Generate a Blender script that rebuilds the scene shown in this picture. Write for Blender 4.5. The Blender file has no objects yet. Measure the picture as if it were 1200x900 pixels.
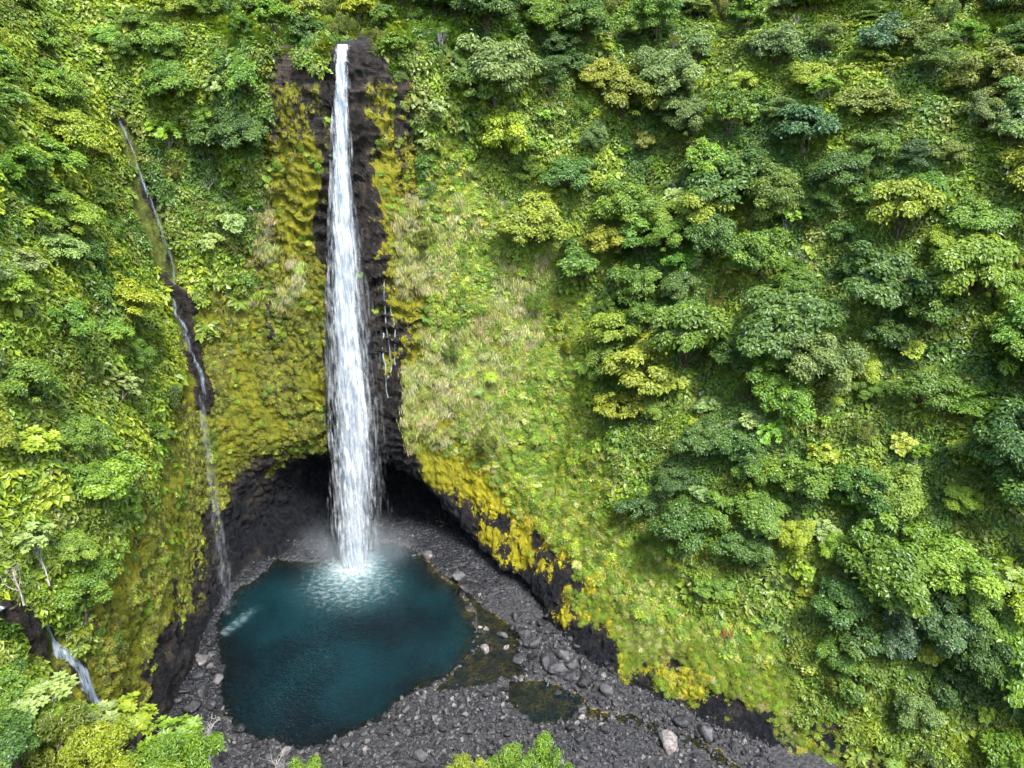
import bpy, math, random
import numpy as np
from mathutils import Vector, Euler, Matrix
from mathutils.bvhtree import BVHTree

random.seed(7)
rng = np.random.default_rng(7)
SC = bpy.context.scene
COL = SC.collection
R = math.radians

# ------------------------------------------------------------------ helpers
def tag(o, label=None, cat=None, group=None, kind=None):
    if label: o['label'] = label
    if cat: o['category'] = cat
    if group: o['group'] = group
    if kind: o['kind'] = kind
    return o

def link(o, parent=None):
    COL.objects.link(o)
    if parent is not None: o.parent = parent
    return o

def empty(name, loc, rot=(0, 0, 0), scale=1.0):
    o = bpy.data.objects.new(name, None)
    o.empty_display_size = 0.5
    o.location = loc; o.rotation_euler = rot; o.scale = (scale,)*3
    COL.objects.link(o)
    return o

def mesh_np(name, V, F, mat=None, smooth=False, loops=None):
    """V (n,3); F (m,4) or (m,3) index array, or list of such arrays"""
    Fs = F if isinstance(F, list) else [F]
    Fs = [np.asarray(f, dtype=np.int32) for f in Fs if len(f)]
    me = bpy.data.meshes.new(name)
    me.vertices.add(len(V))
    me.vertices.foreach_set('co', np.ascontiguousarray(V, dtype=np.float32).ravel())
    nl = sum(f.size for f in Fs); npoly = sum(len(f) for f in Fs)
    me.loops.add(nl); me.polygons.add(npoly)
    me.loops.foreach_set('vertex_index', np.concatenate([f.ravel() for f in Fs]))
    tot = np.concatenate([np.full(len(f), f.shape[1], np.int32) for f in Fs])
    st = np.concatenate([[0], np.cumsum(tot)[:-1]]).astype(np.int32)
    me.polygons.foreach_set('loop_start', st)
    me.polygons.foreach_set('use_smooth', np.full(npoly, smooth))
    me.update(calc_edges=True)
    me.validate()
    if mat is not None: me.materials.append(mat)
    return me

def attr(me, name, data, typ='FLOAT', dom='POINT'):
    a = me.attributes.new(name, typ, dom)
    key = {'FLOAT': 'value', 'INT': 'value', 'FLOAT_VECTOR': 'vector', 'FLOAT_COLOR': 'color'}[typ]
    a.data.foreach_set(key, np.ascontiguousarray(data, dtype=np.int32 if typ == 'INT' else np.float32).ravel())

def sstep(a, b, x):
    t = np.clip((x-a)/(b-a), 0, 1)
    return t*t*(3-2*t)

# ------------------------------------------------------------------ noise (numpy, value noise)
def _h(ix, iy, iz, s):
    n = (ix*374761393 + iy*668265263 + iz*1440662683 + s*974711) & 0xffffffff
    n = ((n ^ (n >> 13))*1274126177) & 0xffffffff
    n = ((n ^ (n >> 16))*2246822519) & 0xffffffff
    return ((n ^ (n >> 15)) & 0xffff)/65535.0

def vnoise(P, seed=0):
    P = np.asarray(P, float)
    I = np.floor(P).astype(np.int64); f = P-I
    f = f*f*f*(f*(f*6-15)+10)
    x, y, z = I[..., 0], I[..., 1], I[..., 2]
    fx, fy, fz = f[..., 0], f[..., 1], f[..., 2]
    r = 0
    for dx in (0, 1):
        wx = fx if dx else 1-fx
        for dy in (0, 1):
            wy = fy if dy else 1-fy
            for dz in (0, 1):
                wz = fz if dz else 1-fz
                r = r + wx*wy*wz*_h(x+dx, y+dy, z+dz, seed)
    return r*2-1

def fbm(P, oct=4, seed=0, lac=2.03, gain=0.5):
    a = 1.0; s = 0; t = 0
    P = np.asarray(P, float)
    for i in range(oct):
        s = s+a*vnoise(P, seed+i*17); t += a
        P = P*lac; a *= gain
    return s/t

# ------------------------------------------------------------------ the ravine: stations round the pool, each a profile of (offset outwards, height)
ST = [  # foot x, y, outward x, y, profile
 (150,-108, .30,-.95, [(0,0),(2,2),(5,5),(9,9),(14,14),(25,24),(48,45),(75,68),(105,92),(140,115),(180,140),(260,175)]),
 (92,-70,   .20,-.98, [(0,0),(2,2),(5,5),(9,9),(14,14),(25,24),(48,46),(75,70),(105,95),(140,118),(180,140),(260,175)]),
 (45,-54,   .00,-1.0, [(0,0),(2,2),(5,5),(9,9),(14,14),(25,25),(48,48),(75,72),(105,98),(140,122),(180,145),(260,178)]),
 (8,-48,   -.10,-1.0, [(0,0),(2,2),(5,6),(9,11),(14,17),(25,30),(45,52),(70,74),(100,100),(140,125),(180,148),(260,180)]),
 (-18,-54, -.35,-.94, [(0,0),(2,5),(5,12),(8,20),(12,30),(20,46),(34,60),(55,80),(85,106),(120,132),(170,155),(260,185)]),
 (-35,-54, -.85,-.52, [(0,0),(1,6),(2,14),(2,25),(3,38),(5,52),(9,75),(17,105),(30,135),(55,160),(100,185),(220,240)]),
 (-36,-36, -1.0,-.10, [(0,0),(0,6),(.5,14),(0,25),(-1,38),(-1,52),(2,75),(8,105),(19,138),(40,165),(90,195),(220,250)]),
 (-36.5,-13, -1.0, .00, [(0,0),(0,6),(.5,14),(0,25),(-1,38),(-1,52),(2,75),(8,105),(19,138),(40,165),(90,195),(220,250)]),
 (-39,8,   -.97, .24, [(0,0),(1,5),(1.5,14),(1,25),(0,38),(0,52),(3,75),(10,105),(21,138),(42,165),(90,195),(220,250)]),
 (-36,26,  -.78, .62, [(0,0),(2,5),(3.5,14),(3,25),(2,38),(2,52),(6,75),(14,105),(25,138),(44,163),(90,195),(220,250)]),
 (-21,37,  -.42, .90, [(0,0.5),(7,4),(11,13),(8,24),(0,36),(-1,50),(1,75),(4,105),(9,138),(36,152),(90,185),(220,245)]),
 (-4,41,    .00, 1.0, [(0,0.5),(11,3),(15,12),(11,24),(-4,34),(-6,45),(-5,80),(-4,120),(-2,140.3),(30,145),(90,178),(220,240)]),
 (11,41,    .17, .98, [(0,0.5),(11,3),(14,10),(9,20),(-3,29),(-5,45),(-4,80),(-2,115),(1,140.3),(30,147),(90,180),(220,245)]),
 (28,36,    .45, .89, [(0,0.5),(5,2),(6,5),(3,8),(-2,12),(1,32),(9,62),(21,96),(38,134),(68,158),(110,185),(230,260)]),
 (43,22,    .62, .78, [(0,0),(2,1.5),(2,3),(0,4.5),(-2,7),(6,24),(23,55),(45,92),(71,132),(100,155),(140,185),(250,270)]),
 (52,3,     .64, .77, [(0,0),(1,1.5),(2,4),(3,7),(5,11),(12,24),(30,55),(53,92),(80,132),(108,155),(150,185),(250,270)]),
 (64,-12,   .63, .78, [(0,0),(1,2),(3,5),(5,8),(8,12),(17,24),(37,55),(61,92),(89,132),(118,155),(158,185),(250,265)]),
 (90,-29,   .62, .78, [(0,0),(1.5,2),(4,5),(6,8),(10,12),(19,24),(39,55),(63,92),(91,132),(121,155),(160,185),(250,262)]),
 (138,-52,  .60, .80, [(0,0),(2,2),(4,5),(6,8),(10,12),(19,24),(39,55),(63,92),(91,132),(121,155),(160,185),(250,262)]),
 (215,-92,  .58, .81, [(0,0),(2,2),(4,5),(6,8),(10,12),(19,24),(39,55),(63,92),(91,132),(121,155),(160,185),(250,262)]),
]
NS = len(ST)

def catmull(A, t, tension=0.5):
    """A (n,...) control values at 0..n-1, t array of params"""
    A = np.asarray(A, float); n = len(A)
    i = np.clip(np.floor(t).astype(int), 0, n-2); f = t-i
    im = np.clip(i-1, 0, n-1); i1 = i+1; i2 = np.clip(i+2, 0, n-1)
    f = f.reshape(f.shape+(1,)*(A.ndim-1))
    m0 = tension*(A[i1]-A[im]); m1 = tension*(A[i2]-A[i])
    f2 = f*f; f3 = f2*f
    return (2*f3-3*f2+1)*A[i]+(f3-2*f2+f)*m0+(-2*f3+3*f2)*A[i1]+(f3-f2)*m1

SX = np.array([[s[0], s[1]] for s in ST], float)
SN = np.array([[s[2], s[3]] for s in ST], float); SN /= np.linalg.norm(SN, axis=1)[:, None]
SP = np.array([s[4] for s in ST], float)               # (NS, K, 2)
K = SP.shape[1]
# columns: finer round the back and left walls
ucols = []
for i in range(NS-1):
    L = np.hypot(*(SX[i+1]-SX[i]))
    step = 0.47 if 5 <= i <= 15 else (0.9 if 4 <= i <= 17 else 2.0)
    ucols.append(i+np.arange(0, 1, 1/max(2, round(L*1.12/step))))
ucols = np.concatenate(ucols+[[NS-1.0]])
wsub = [14, 18, 22, 24, 26, 48, 54, 56, 30, 26, 14]
wrows = np.concatenate([i+np.arange(n)/n for i, n in enumerate(wsub)]+[[K-1.0]])
NU, NW = len(ucols), len(wrows)
foot = catmull(SX, ucols); nrm = catmull(SN, ucols); nrm /= np.linalg.norm(nrm, axis=1)[:, None]
prof_u = catmull(SP, ucols)                             # (NU,K,2)
prof = np.moveaxis(catmull(np.moveaxis(prof_u, 1, 0), wrows), 0, 1)   # (NU,NW,2)
TU = np.repeat(ucols[:, None], NW, 1); TW = np.repeat(wrows[None], NU, 0)
TP = np.empty((NU, NW, 3))
TP[..., 0] = foot[:, None, 0]+nrm[:, None, 0]*prof[..., 0]
TP[..., 1] = foot[:, None, 1]+nrm[:, None, 1]*prof[..., 0]
TP[..., 2] = prof[..., 1]

def grid_normals(P):
    du = np.gradient(P, axis=0); dw = np.gradient(P, axis=1)
    n = np.cross(dw, du); n /= np.linalg.norm(n, axis=-1)[..., None]+1e-9
    return n
TN = grid_normals(TP)
def interp(xs, ys, u): return np.interp(u, xs, ys)
# height below which the wall carries no trees, and below which it is bare wet rock (by station)
ZV_X = [0, 3, 4, 5, 6, 7, 8, 9, 9.6, 10, 10.2, 10.5, 11.3, 12.0, 12.36, 12.5, 12.8, 13, 13.5, 14, 15, 16, 17, 19]
ZV_Y = [2, 2, 8, 44, 52, 58, 62, 74, 86, 100, 122, 141, 141, 141, 140, 70, 48, 40, 28, 21, 18, 13, 6, 3]
ZD_X = [0, 4, 5, 6, 7, 8, 9, 10, 11, 12, 12.5, 13, 14, 15, 16, 17, 19]
ZD_Y = [1, 3, 4, 3, 4, 8, 16, 27, 33, 31, 21, 13, 10, 11, 8, 3, 1]
zv = interp(ZV_X, ZV_Y, TU); zd = interp(ZD_X, ZD_Y, TU)
Z0 = TP[..., 2]
nA = fbm(TP*0.045, 3, 3); nB = fbm(TP*0.11, 3, 11)
VEG = sstep(-5, 5, Z0-zv+nB*10)                          # 1 = soil and plants, 0 = cliff
ROCK = 1-VEG
nF = fbm(TP*np.array([.3, .3, .16]), 3, 13)
wd_ = np.where(TU < 12, 1.0, .55)
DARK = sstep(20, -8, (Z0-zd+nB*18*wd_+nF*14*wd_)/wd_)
# water-washed strip beside the main fall
xs = TP[..., 0]
sl_ = np.interp(Z0, [33, 50, 90, 125, 139], [-9, -8, -5.8, -1.5, 0]); sr_ = np.interp(Z0, [33, 55, 90, 125, 139], [15, 14.5, 11.8, 8.2, 7])
STRIP = sstep(-1.2, 1.0, np.minimum(xs-sl_, sr_-xs)+nB*3.0+nF*3.2)*((TU > 9.8) & (TU < 12.9))*sstep(146, 139, Z0)
def seg3(P, poly):
    A = np.array(poly[:-1], float); B = np.array(poly[1:], float); AB = B-A; D = 1e9
    for a, ab in zip(A, AB):
        t = np.clip(((P-a)*ab).sum(-1)/(ab*ab).sum(), 0, 1); D = np.minimum(D, np.linalg.norm(P-a-t[..., None]*ab, axis=-1))
    return D
SIDE = [(-55,43.5,135),(-53,42,124),(-50,39,108),(-47.5,37,95),(-44,32,80),(-41.5,28.5,68),(-39.5,27,57)]
CASC = [(-46,-62,72),(-43,-57,62),(-41,-52,56),(-39.5,-48,46),(-38.5,-45.5,36),(-38,-44,24)]
dside = seg3(TP, SIDE); dcasc = seg3(TP, CASC)
WETS = np.maximum(sstep(4.2, 1.8, dside+nB*3+nF*2.5), sstep(3.2, 1.4, dcasc+nB*2+nF*2))
STRIP = STRIP*(1-.75*sstep(1.5, 5.5, xs-(sl_+sr_)*.5+nF*4)*sstep(52, 66, Z0)*sstep(-.05, .2, fbm(TP*np.array([.35, .35, .5]), 3, 17)))
STRIP = np.maximum(STRIP, WETS); VEG = VEG*(1-WETS)
ROCK = 1-VEG
LEDGE = sstep(6, 2, np.abs(Z0-138.5))*((TU > 10.2) & (TU < 12.3))
# relief
flat_top = sstep(150, 175, Z0)
river = sstep(6.5, 3.5, np.abs(TP[..., 0]-5.5-nA*3))*((TP[..., 1] > 34) & (Z0 > 136))*sstep(148, 142, Z0)
d = -1.3*WETS*sstep(30, 60, Z0)+nA*3.2*VEG*(1-river)+nB*1.5*VEG*(1-river)
warp = fbm(TP*np.array([.05, .05, .035]), 3, 21)*2.6+fbm(TP*.2, 2, 23)*.5
strata = TP[..., 2]*0.27+warp
sf = strata-np.floor(strata); sid = np.floor(strata)
amp = .35+.9*_h(sid.astype(np.int64), sid.astype(np.int64)*0, sid.astype(np.int64)*0+3, 5)
led = (sstep(0.0, .16, sf)-sstep(.35, 1.0, sf))*amp*np.clip(.45+1.5*fbm(TP*np.array([.10, .10, .05]), 2, 31), 0, 1.3)
back = sstep(9.2, 10.2, TU)*sstep(13.6, 12.6, TU)*sstep(26, 38, Z0)
colm = 1-np.abs(vnoise(TP*np.array([.75, .75, .09]), 41))
hang = 1-np.abs(fbm(TP*np.array([.42, .42, .07]), 3, 43))           # hanging curtains of moss
lump = np.abs(fbm(TP*.11, 4, 51))*1.5+np.abs(fbm(TP*.33, 3, 52))*.8
rockd = (.35+1.35*back)*led*sstep(1, 8, Z0)+.5*colm*(.3+back)+lump*1.2+1.7*hang*(1-.5*back)+.5*fbm(TP*.65, 3, 61)
d = d+ROCK*(rockd-1.9)
d = d+VEG*0.35*fbm(TP*0.5, 2, 71)
edge = sstep(0, 1.0, TW)                                 # foot stays put
TP = TP+TN*(d*edge)[..., None]
TN = grid_normals(TP)
TV = TP.reshape(-1, 3)
idx = np.arange(NU*NW).reshape(NU, NW)
TF = np.stack([idx[:-1, :-1], idx[:-1, 1:], idx[1:, 1:], idx[1:, :-1]], -1).reshape(-1, 4)
TF = TF[:, ::-1]
# ------------------------------------------------------------------ node helpers
def new_mat(name):
    m = bpy.data.materials.new(name); m.use_nodes = True
    nt = m.node_tree; nt.nodes.clear()
    return m, nt

class NB:
    def __init__(s, nt): s.nt = nt
    def n(s, t, **kw):
        x = s.nt.nodes.new(t)
        for k, v in kw.items(): setattr(x, k, v)
        return x
    def put(s, sock, v):
        if isinstance(v, bpy.types.NodeSocket): s.nt.links.new(v, sock)
        elif v is not None:
            if isinstance(v, (tuple, list)) and len(v) == 3 and sock.type == 'RGBA': v = (*v, 1)
            sock.default_value = v
    def math(s, op, a, b=None, c=None, clamp=False):
        x = s.n('ShaderNodeMath', operation=op, use_clamp=clamp)
        for i, v in enumerate((a, b, c)):
            if v is not None: s.put(x.inputs[i], v)
        return x.outputs[0]
    def mix(s, f, a, b, blend='MIX'):
        x = s.n('ShaderNodeMix', data_type='RGBA', blend_type=blend)
        s.put(x.inputs[0], f); s.put(x.inputs[6], a); s.put(x.inputs[7], b)
        return x.outputs[2]
    def noise(s, vec, scale=1, detail=3, rough=.55, dist=0):
        x = s.n('ShaderNodeTexNoise'); s.put(x.inputs['Vector'], vec)
        x.inputs['Scale'].default_value = scale; x.inputs['Detail'].default_value = detail
        x.inputs['Roughness'].default_value = rough; x.inputs['Distortion'].default_value = dist
        return x.outputs[0]
    def voro(s, vec, scale=1, feature='F1', out=0):
        x = s.n('ShaderNodeTexVoronoi', feature=feature); s.put(x.inputs['Vector'], vec)
        x.inputs['Scale'].default_value = scale
        return x.outputs[out]
    def vscale(s, vec, v):
        x = s.n('ShaderNodeVectorMath', operation='MULTIPLY'); s.put(x.inputs[0], vec); x.inputs[1].default_value = v
        return x.outputs[0]
    def ramp(s, f, a, b, lo=0.0, hi=1.0):
        x = s.n('ShaderNodeMapRange', interpolation_type='SMOOTHSTEP'); s.put(x.inputs[0], f)
        s.put(x.inputs[1], a); s.put(x.inputs[2], b); s.put(x.inputs[3], lo); s.put(x.inputs[4], hi)
        return x.outputs[0]
    def attr(s, name, typ='GEOMETRY', out=2):
        x = s.n('ShaderNodeAttribute', attribute_name=name, attribute_type=typ)
        return x.outputs[out]
    def pos(s): return s.n('ShaderNodeNewGeometry').outputs['Position']
    def obj(s): return s.n('ShaderNodeTexCoord').outputs['Object']
    def bump(s, h, strength=.5, dist=.3, normal=None):
        x = s.n('ShaderNodeBump'); s.put(x.inputs['Height'], h)
        x.inputs['Strength'].default_value = strength; x.inputs['Distance'].default_value = dist
        if normal is not None: s.put(x.inputs['Normal'], normal)
        return x.outputs[0]
    def pbr(s, col, rough=.6, normal=None, spec=.3, **kw):
        x = s.n('ShaderNodeBsdfPrincipled'); s.put(x.inputs['Base Color'], col); s.put(x.inputs['Roughness'], rough)
        s.put(x.inputs['Specular IOR Level'], spec)
        if normal is not None: s.put(x.inputs['Normal'], normal)
        for k, v in kw.items(): s.put(x.inputs[k.replace('_', ' ')], v)
        return x.outputs[0]
    def mixs(s, f, a, b):
        x = s.n('ShaderNodeMixShader'); s.put(x.inputs[0], f)
        s.nt.links.new(a, x.inputs[1]); s.nt.links.new(b, x.inputs[2]); return x.outputs[0]
    def out(s, surf=None, vol=None):
        o = s.n('ShaderNodeOutputMaterial')
        if surf is not None: s.nt.links.new(surf, o.inputs[0])
        if vol is not None: s.nt.links.new(vol, o.inputs[1])

# ------------------------------------------------------------------ rock / moss / soil material of the ravine
def mat_terrain():
    m, nt = new_mat('cliff_rock_and_moss'); b = NB(nt)
    P = b.pos()
    veg, dark, mossw, yel, strip = (b.attr(a) for a in ('veg', 'dark', 'mossw', 'yellow', 'strip'))
    n1 = b.noise(b.vscale(P, (.16, .16, .075)), 1, 5, .62, .4)
    n2 = b.noise(b.vscale(P, (.75, .75, .38)), 1, 5, .65)
    n3 = b.noise(P, 3.2, 4, .7)
    n4 = b.noise(b.vscale(P, (1.5, 1.5, 1.05)), 1, 4, .7)
    # basalt in layers
    lay = b.noise(b.vscale(P, (.10, .10, .85)), 1, 4, .6, .6)
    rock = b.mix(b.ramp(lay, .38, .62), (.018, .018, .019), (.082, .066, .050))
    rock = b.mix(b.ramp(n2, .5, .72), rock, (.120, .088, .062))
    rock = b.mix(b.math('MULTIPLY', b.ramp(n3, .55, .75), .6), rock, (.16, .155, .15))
    wetr = b.mix(b.ramp(n2, .35, .7), (.0035, .0048, .007), (.017, .020, .027))  # wet cave rock, its colour blackened further to carry the cave's shade
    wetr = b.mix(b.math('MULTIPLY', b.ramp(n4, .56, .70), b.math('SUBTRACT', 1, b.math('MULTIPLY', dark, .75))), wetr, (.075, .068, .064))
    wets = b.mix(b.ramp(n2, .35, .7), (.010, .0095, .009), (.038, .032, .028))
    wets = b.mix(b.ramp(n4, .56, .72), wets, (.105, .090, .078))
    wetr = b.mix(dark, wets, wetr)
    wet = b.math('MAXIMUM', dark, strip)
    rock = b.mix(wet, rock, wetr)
    # moss
    mv = b.math('ADD', b.math('MULTIPLY', n1, .48), b.math('MULTIPLY', n2, .62))
    mv = b.math('ADD', mv, b.math('MULTIPLY', n4, .62))
    mv = b.math('ADD', mv, b.math('MULTIPLY', n3, .22))         # about .96 on average
    th = b.math('SUBTRACT', 1.45, b.math('MULTIPLY', mossw, .86))
    mm = b.ramp(b.math('SUBTRACT', mv, th), -.03, .035)
    mc = b.mix(b.ramp(n2, .3, .7), (.125, .142, .012), (.30, .295, .018))
    mc = b.mix(b.ramp(n1, .42, .6), mc, (.165, .190, .017))
    mc = b.mix(b.math('MULTIPLY', b.ramp(n3, .5, .75), .6), mc, (.29, .31, .05))
    my = b.mix(b.ramp(n2, .3, .7), (.225, .215, .012), (.40, .365, .016))
    mc = b.mix(yel, mc, my)
    col = b.mix(mm, rock, mc)
    # soil and low growth under the plants
    g1 = b.mix(b.ramp(n2, .35, .7), (.060, .085, .015), (.16, .20, .035))
    g1 = b.mix(b.math('MULTIPLY', b.ramp(n3, .5, .7), .5), g1, (.17, .16, .06))
    vm = b.ramp(b.math('ADD', veg, b.math('MULTIPLY', b.math('SUBTRACT', n2, .5), .9)), .42, .58)
    col = b.mix(vm, col, g1)
    h = b.math('ADD', b.math('MULTIPLY', n2, 1.2), b.math('MULTIPLY', n3, .55))
    h = b.math('ADD', h, b.math('MULTIPLY', b.noise(P, 7, 3, .7), .4))
    h = b.math('ADD', h, b.math('MULTIPLY', mm, .35))
    nb = b.bump(h, 1.0, 1.3)
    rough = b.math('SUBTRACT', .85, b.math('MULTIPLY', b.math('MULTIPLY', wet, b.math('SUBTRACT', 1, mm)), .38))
    b.out(b.pbr(col, rough, nb, .22))
    return m

MATT = mat_terrain()
tz = TP[..., 2]; tx = TP[..., 0]; ty = TP[..., 1]
LIP = interp([12, 12.5, 13, 13.5, 14, 15, 16, 17, 18], [0, .5, .85, 1, 1, 1, 1, .8, .3], TU)
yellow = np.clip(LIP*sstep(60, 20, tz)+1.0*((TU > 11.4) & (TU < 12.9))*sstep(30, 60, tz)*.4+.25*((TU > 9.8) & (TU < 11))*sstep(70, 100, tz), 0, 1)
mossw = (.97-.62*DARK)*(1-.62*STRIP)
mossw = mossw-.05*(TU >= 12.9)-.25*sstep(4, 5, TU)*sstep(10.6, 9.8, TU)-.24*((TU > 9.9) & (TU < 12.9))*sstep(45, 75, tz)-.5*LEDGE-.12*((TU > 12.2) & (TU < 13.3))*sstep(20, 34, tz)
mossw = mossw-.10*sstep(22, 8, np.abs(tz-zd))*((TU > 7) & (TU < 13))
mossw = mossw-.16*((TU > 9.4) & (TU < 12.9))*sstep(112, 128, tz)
vegm = VEG*(1-river)
Vt = TP.reshape(-1, 3)
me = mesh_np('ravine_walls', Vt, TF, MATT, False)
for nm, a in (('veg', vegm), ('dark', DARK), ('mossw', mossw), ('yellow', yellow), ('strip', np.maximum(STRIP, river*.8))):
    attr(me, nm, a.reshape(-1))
terrain = link(bpy.data.objects.new('terrain', me))
tag(terrain, 'steep mossy cliff amphitheatre and jungle hillside round the plunge pool', 'terrain', kind='structure')
TBV = BVHTree.FromPolygons(Vt.tolist(), TF.tolist())

# ------------------------------------------------------------------ floor of the ravine
def seg_dist(P, poly, closed=True):
    P = P[..., None, :]
    A = np.array(poly, float); B = np.roll(A, -1, 0) if closed else A[1:]
    if not closed: A = A[:-1]
    AB = B-A
    t = np.clip(((P-A)*AB).sum(-1)/((AB**2).sum(-1)), 0, 1)
    D = np.sqrt(((P-(A+t[..., None]*AB))**2).sum(-1)).min(-1)
    if not closed: return D
    x, y = P[..., 0], P[..., 1]
    c = ((A[:, 1] > y) != (B[:, 1] > y)) & (x < AB[:, 0]*(y-A[:, 1])/(AB[:, 1]+1e-12)+A[:, 0])
    ins = c.sum(-1) % 2 == 1
    return np.where(ins, -D, D)
POOL = [(-37.5,18.5),(-36.8,2.5),(-30,-12.5),(-21.7,-26.2),(-14.5,-31.3),(-6.1,-33.9),(4.7,-31.3),(13.2,-25),(20.3,-17.7),(28.1,-12.5),(33.3,-4.1),(33.6,8.2),(28.2,18.5),(21.4,26),(13,35),(5,41),(-6,43),(-11,36),(-15,31.5),(-20,31),(-27,33)]
SHELF = [(13,31),(27,22),(35,11),(44.5,2.5),(46,-13),(34.6,-16.5),(24,-18),(28.1,-12.5),(33.3,-4.1),(33.6,8.2),(28.2,18.5),(21.4,26)]
SIDEP = [(42,-14.5),(51.4,-14.5),(60.3,-19.8),(55.8,-26.6),(48,-27),(42.5,-21)]
STREAM = [(58,-21.5),(64,-25),(71,-25.5),(79,-30),(84,-31),(90,-37.5),(98,-42),(112,-52),(140,-70),(190,-98)]
gx = np.concatenate([np.arange(-62, 100, .55), np.arange(100, 232, 1.6)])
gy = np.concatenate([np.arange(-125, -48, 1.6), np.arange(-48, 60, .55)])
GX, GY = np.meshgrid(gx, gy, indexing='ij')
G2 = np.stack([GX, GY], -1); G3 = np.stack([GX, GY, GX*0], -1)
dp = seg_dist(G2, POOL); ds = seg_dist(G2, SHELF); dq = seg_dist(G2, SIDEP); dr = seg_dist(G2, STREAM, False)
nf = fbm(G3*.12, 3, 5); ng = fbm(G3*.45, 3, 6)
dpn = dp+nf*2.4+ng*1.3
rapid = (GX > 60)
dwat = np.minimum(np.minimum(dpn, ds+nf*2+ng*1.2), np.minimum(dq+ng*1.0, dr-1.7-ng*1.6))
land = .25+np.clip(dwat, 0, 9)*.16+np.clip(dwat-9, 0, 99)*.03+ng*.22+nf*.3
bed = np.where(dwat > 0, land, 0.25+np.maximum(dwat, -1.0)*.6+ng*.18)
shelfd = -(.38+.5*ng+.35*nf)
bed = np.where((ds < 0) & (dp > -1), np.minimum(bed, shelfd), bed)
bed = np.where((dq < 0), np.minimum(bed, -.45-.5*np.abs(ng)), bed)
bed = np.where(dpn < 0, np.minimum(bed, np.maximum(-7.5, dpn*.55)+ng*.25), bed)
bank = sstep(0, 8, -GY-60+0.0)
fV = np.stack([GX, GY, bed], -1).reshape(-1, 3)
fi = np.arange(len(fV)).reshape(GX.shape)
fF = np.stack([fi[:-1, :-1], fi[1:, :-1], fi[1:, 1:], fi[:-1, 1:]], -1).reshape(-1, 4)
def mat_bed():
    m, nt = new_mat('wet_stony_bed'); b = NB(nt); P = b.pos()
    n1 = b.noise(P, .35, 4, .6); n2 = b.noise(P, 1.6, 4, .65)
    vc = b.voro(P, 1.1, 'F1', 1); vd = b.voro(P, 1.1, 'F1', 0)
    z = b.n('ShaderNodeSeparateXYZ'); b.put(z.inputs[0], P)
    sh = b.mix(b.ramp(n2, .35, .65), (.013, .014, .016), (.045, .045, .048))
    bw = b.n('ShaderNodeRGBToBW'); b.put(bw.inputs[0], vc)
    sh = b.mix(b.ramp(bw.outputs[0], .2, .8), b.mix(.5, sh, (.016, .017, .020)), sh)
    dv = b.n('ShaderNodeVectorMath', operation='DISTANCE'); b.put(dv.inputs[0], P); dv.inputs[1].default_value = (-3, 36, 0)
    wet_shade = b.ramp(b.math('ADD', dv.outputs['Value'], b.math('MULTIPLY', n1, 16)), 40, 66, 1, 0)  # spray-wet gravel, with the overhang's shade also darkened into its colour
    wet_shade = b.math('MAXIMUM', wet_shade, b.ramp(z.outputs[0], -20, -27, 0, 1))  # dark rock ledge along the left shore
    sh = b.mix(wet_shade, sh, b.mix(b.ramp(n2, .35, .65), (.006, .007, .010), (.022, .024, .030)))
    al = b.mix(b.ramp(n2, .35, .68), (.10, .075, .015), (.40, .28, .06))    # algae under water
    al = b.mix(b.ramp(n1, .40, .60), (.05, .045, .018), al)
    al = b.mix(b.ramp(b.math('ADD', z.outputs[0], b.math('MULTIPLY', b.math('SUBTRACT', n1, .5), 30)), 4, 22), (.030, .032, .018), al)
    col = b.mix(b.ramp(z.outputs[2], -.02, .12), al, sh)
    h = b.math('SUBTRACT', n2, b.math('MULTIPLY', vd, .8))
    b.out(b.pbr(col, b.math('SUBTRACT', .65, b.math('MULTIPLY', wet_shade, .25)), b.bump(h, .8, .5), .4)); return m
MATB = mat_bed()
me = mesh_np('ravine_floor', fV, fF, MATB, True)
tag(link(bpy.data.objects.new('ground', me)), 'dark stony floor of the ravine under and around the pool', 'ground', kind='structure')

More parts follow.
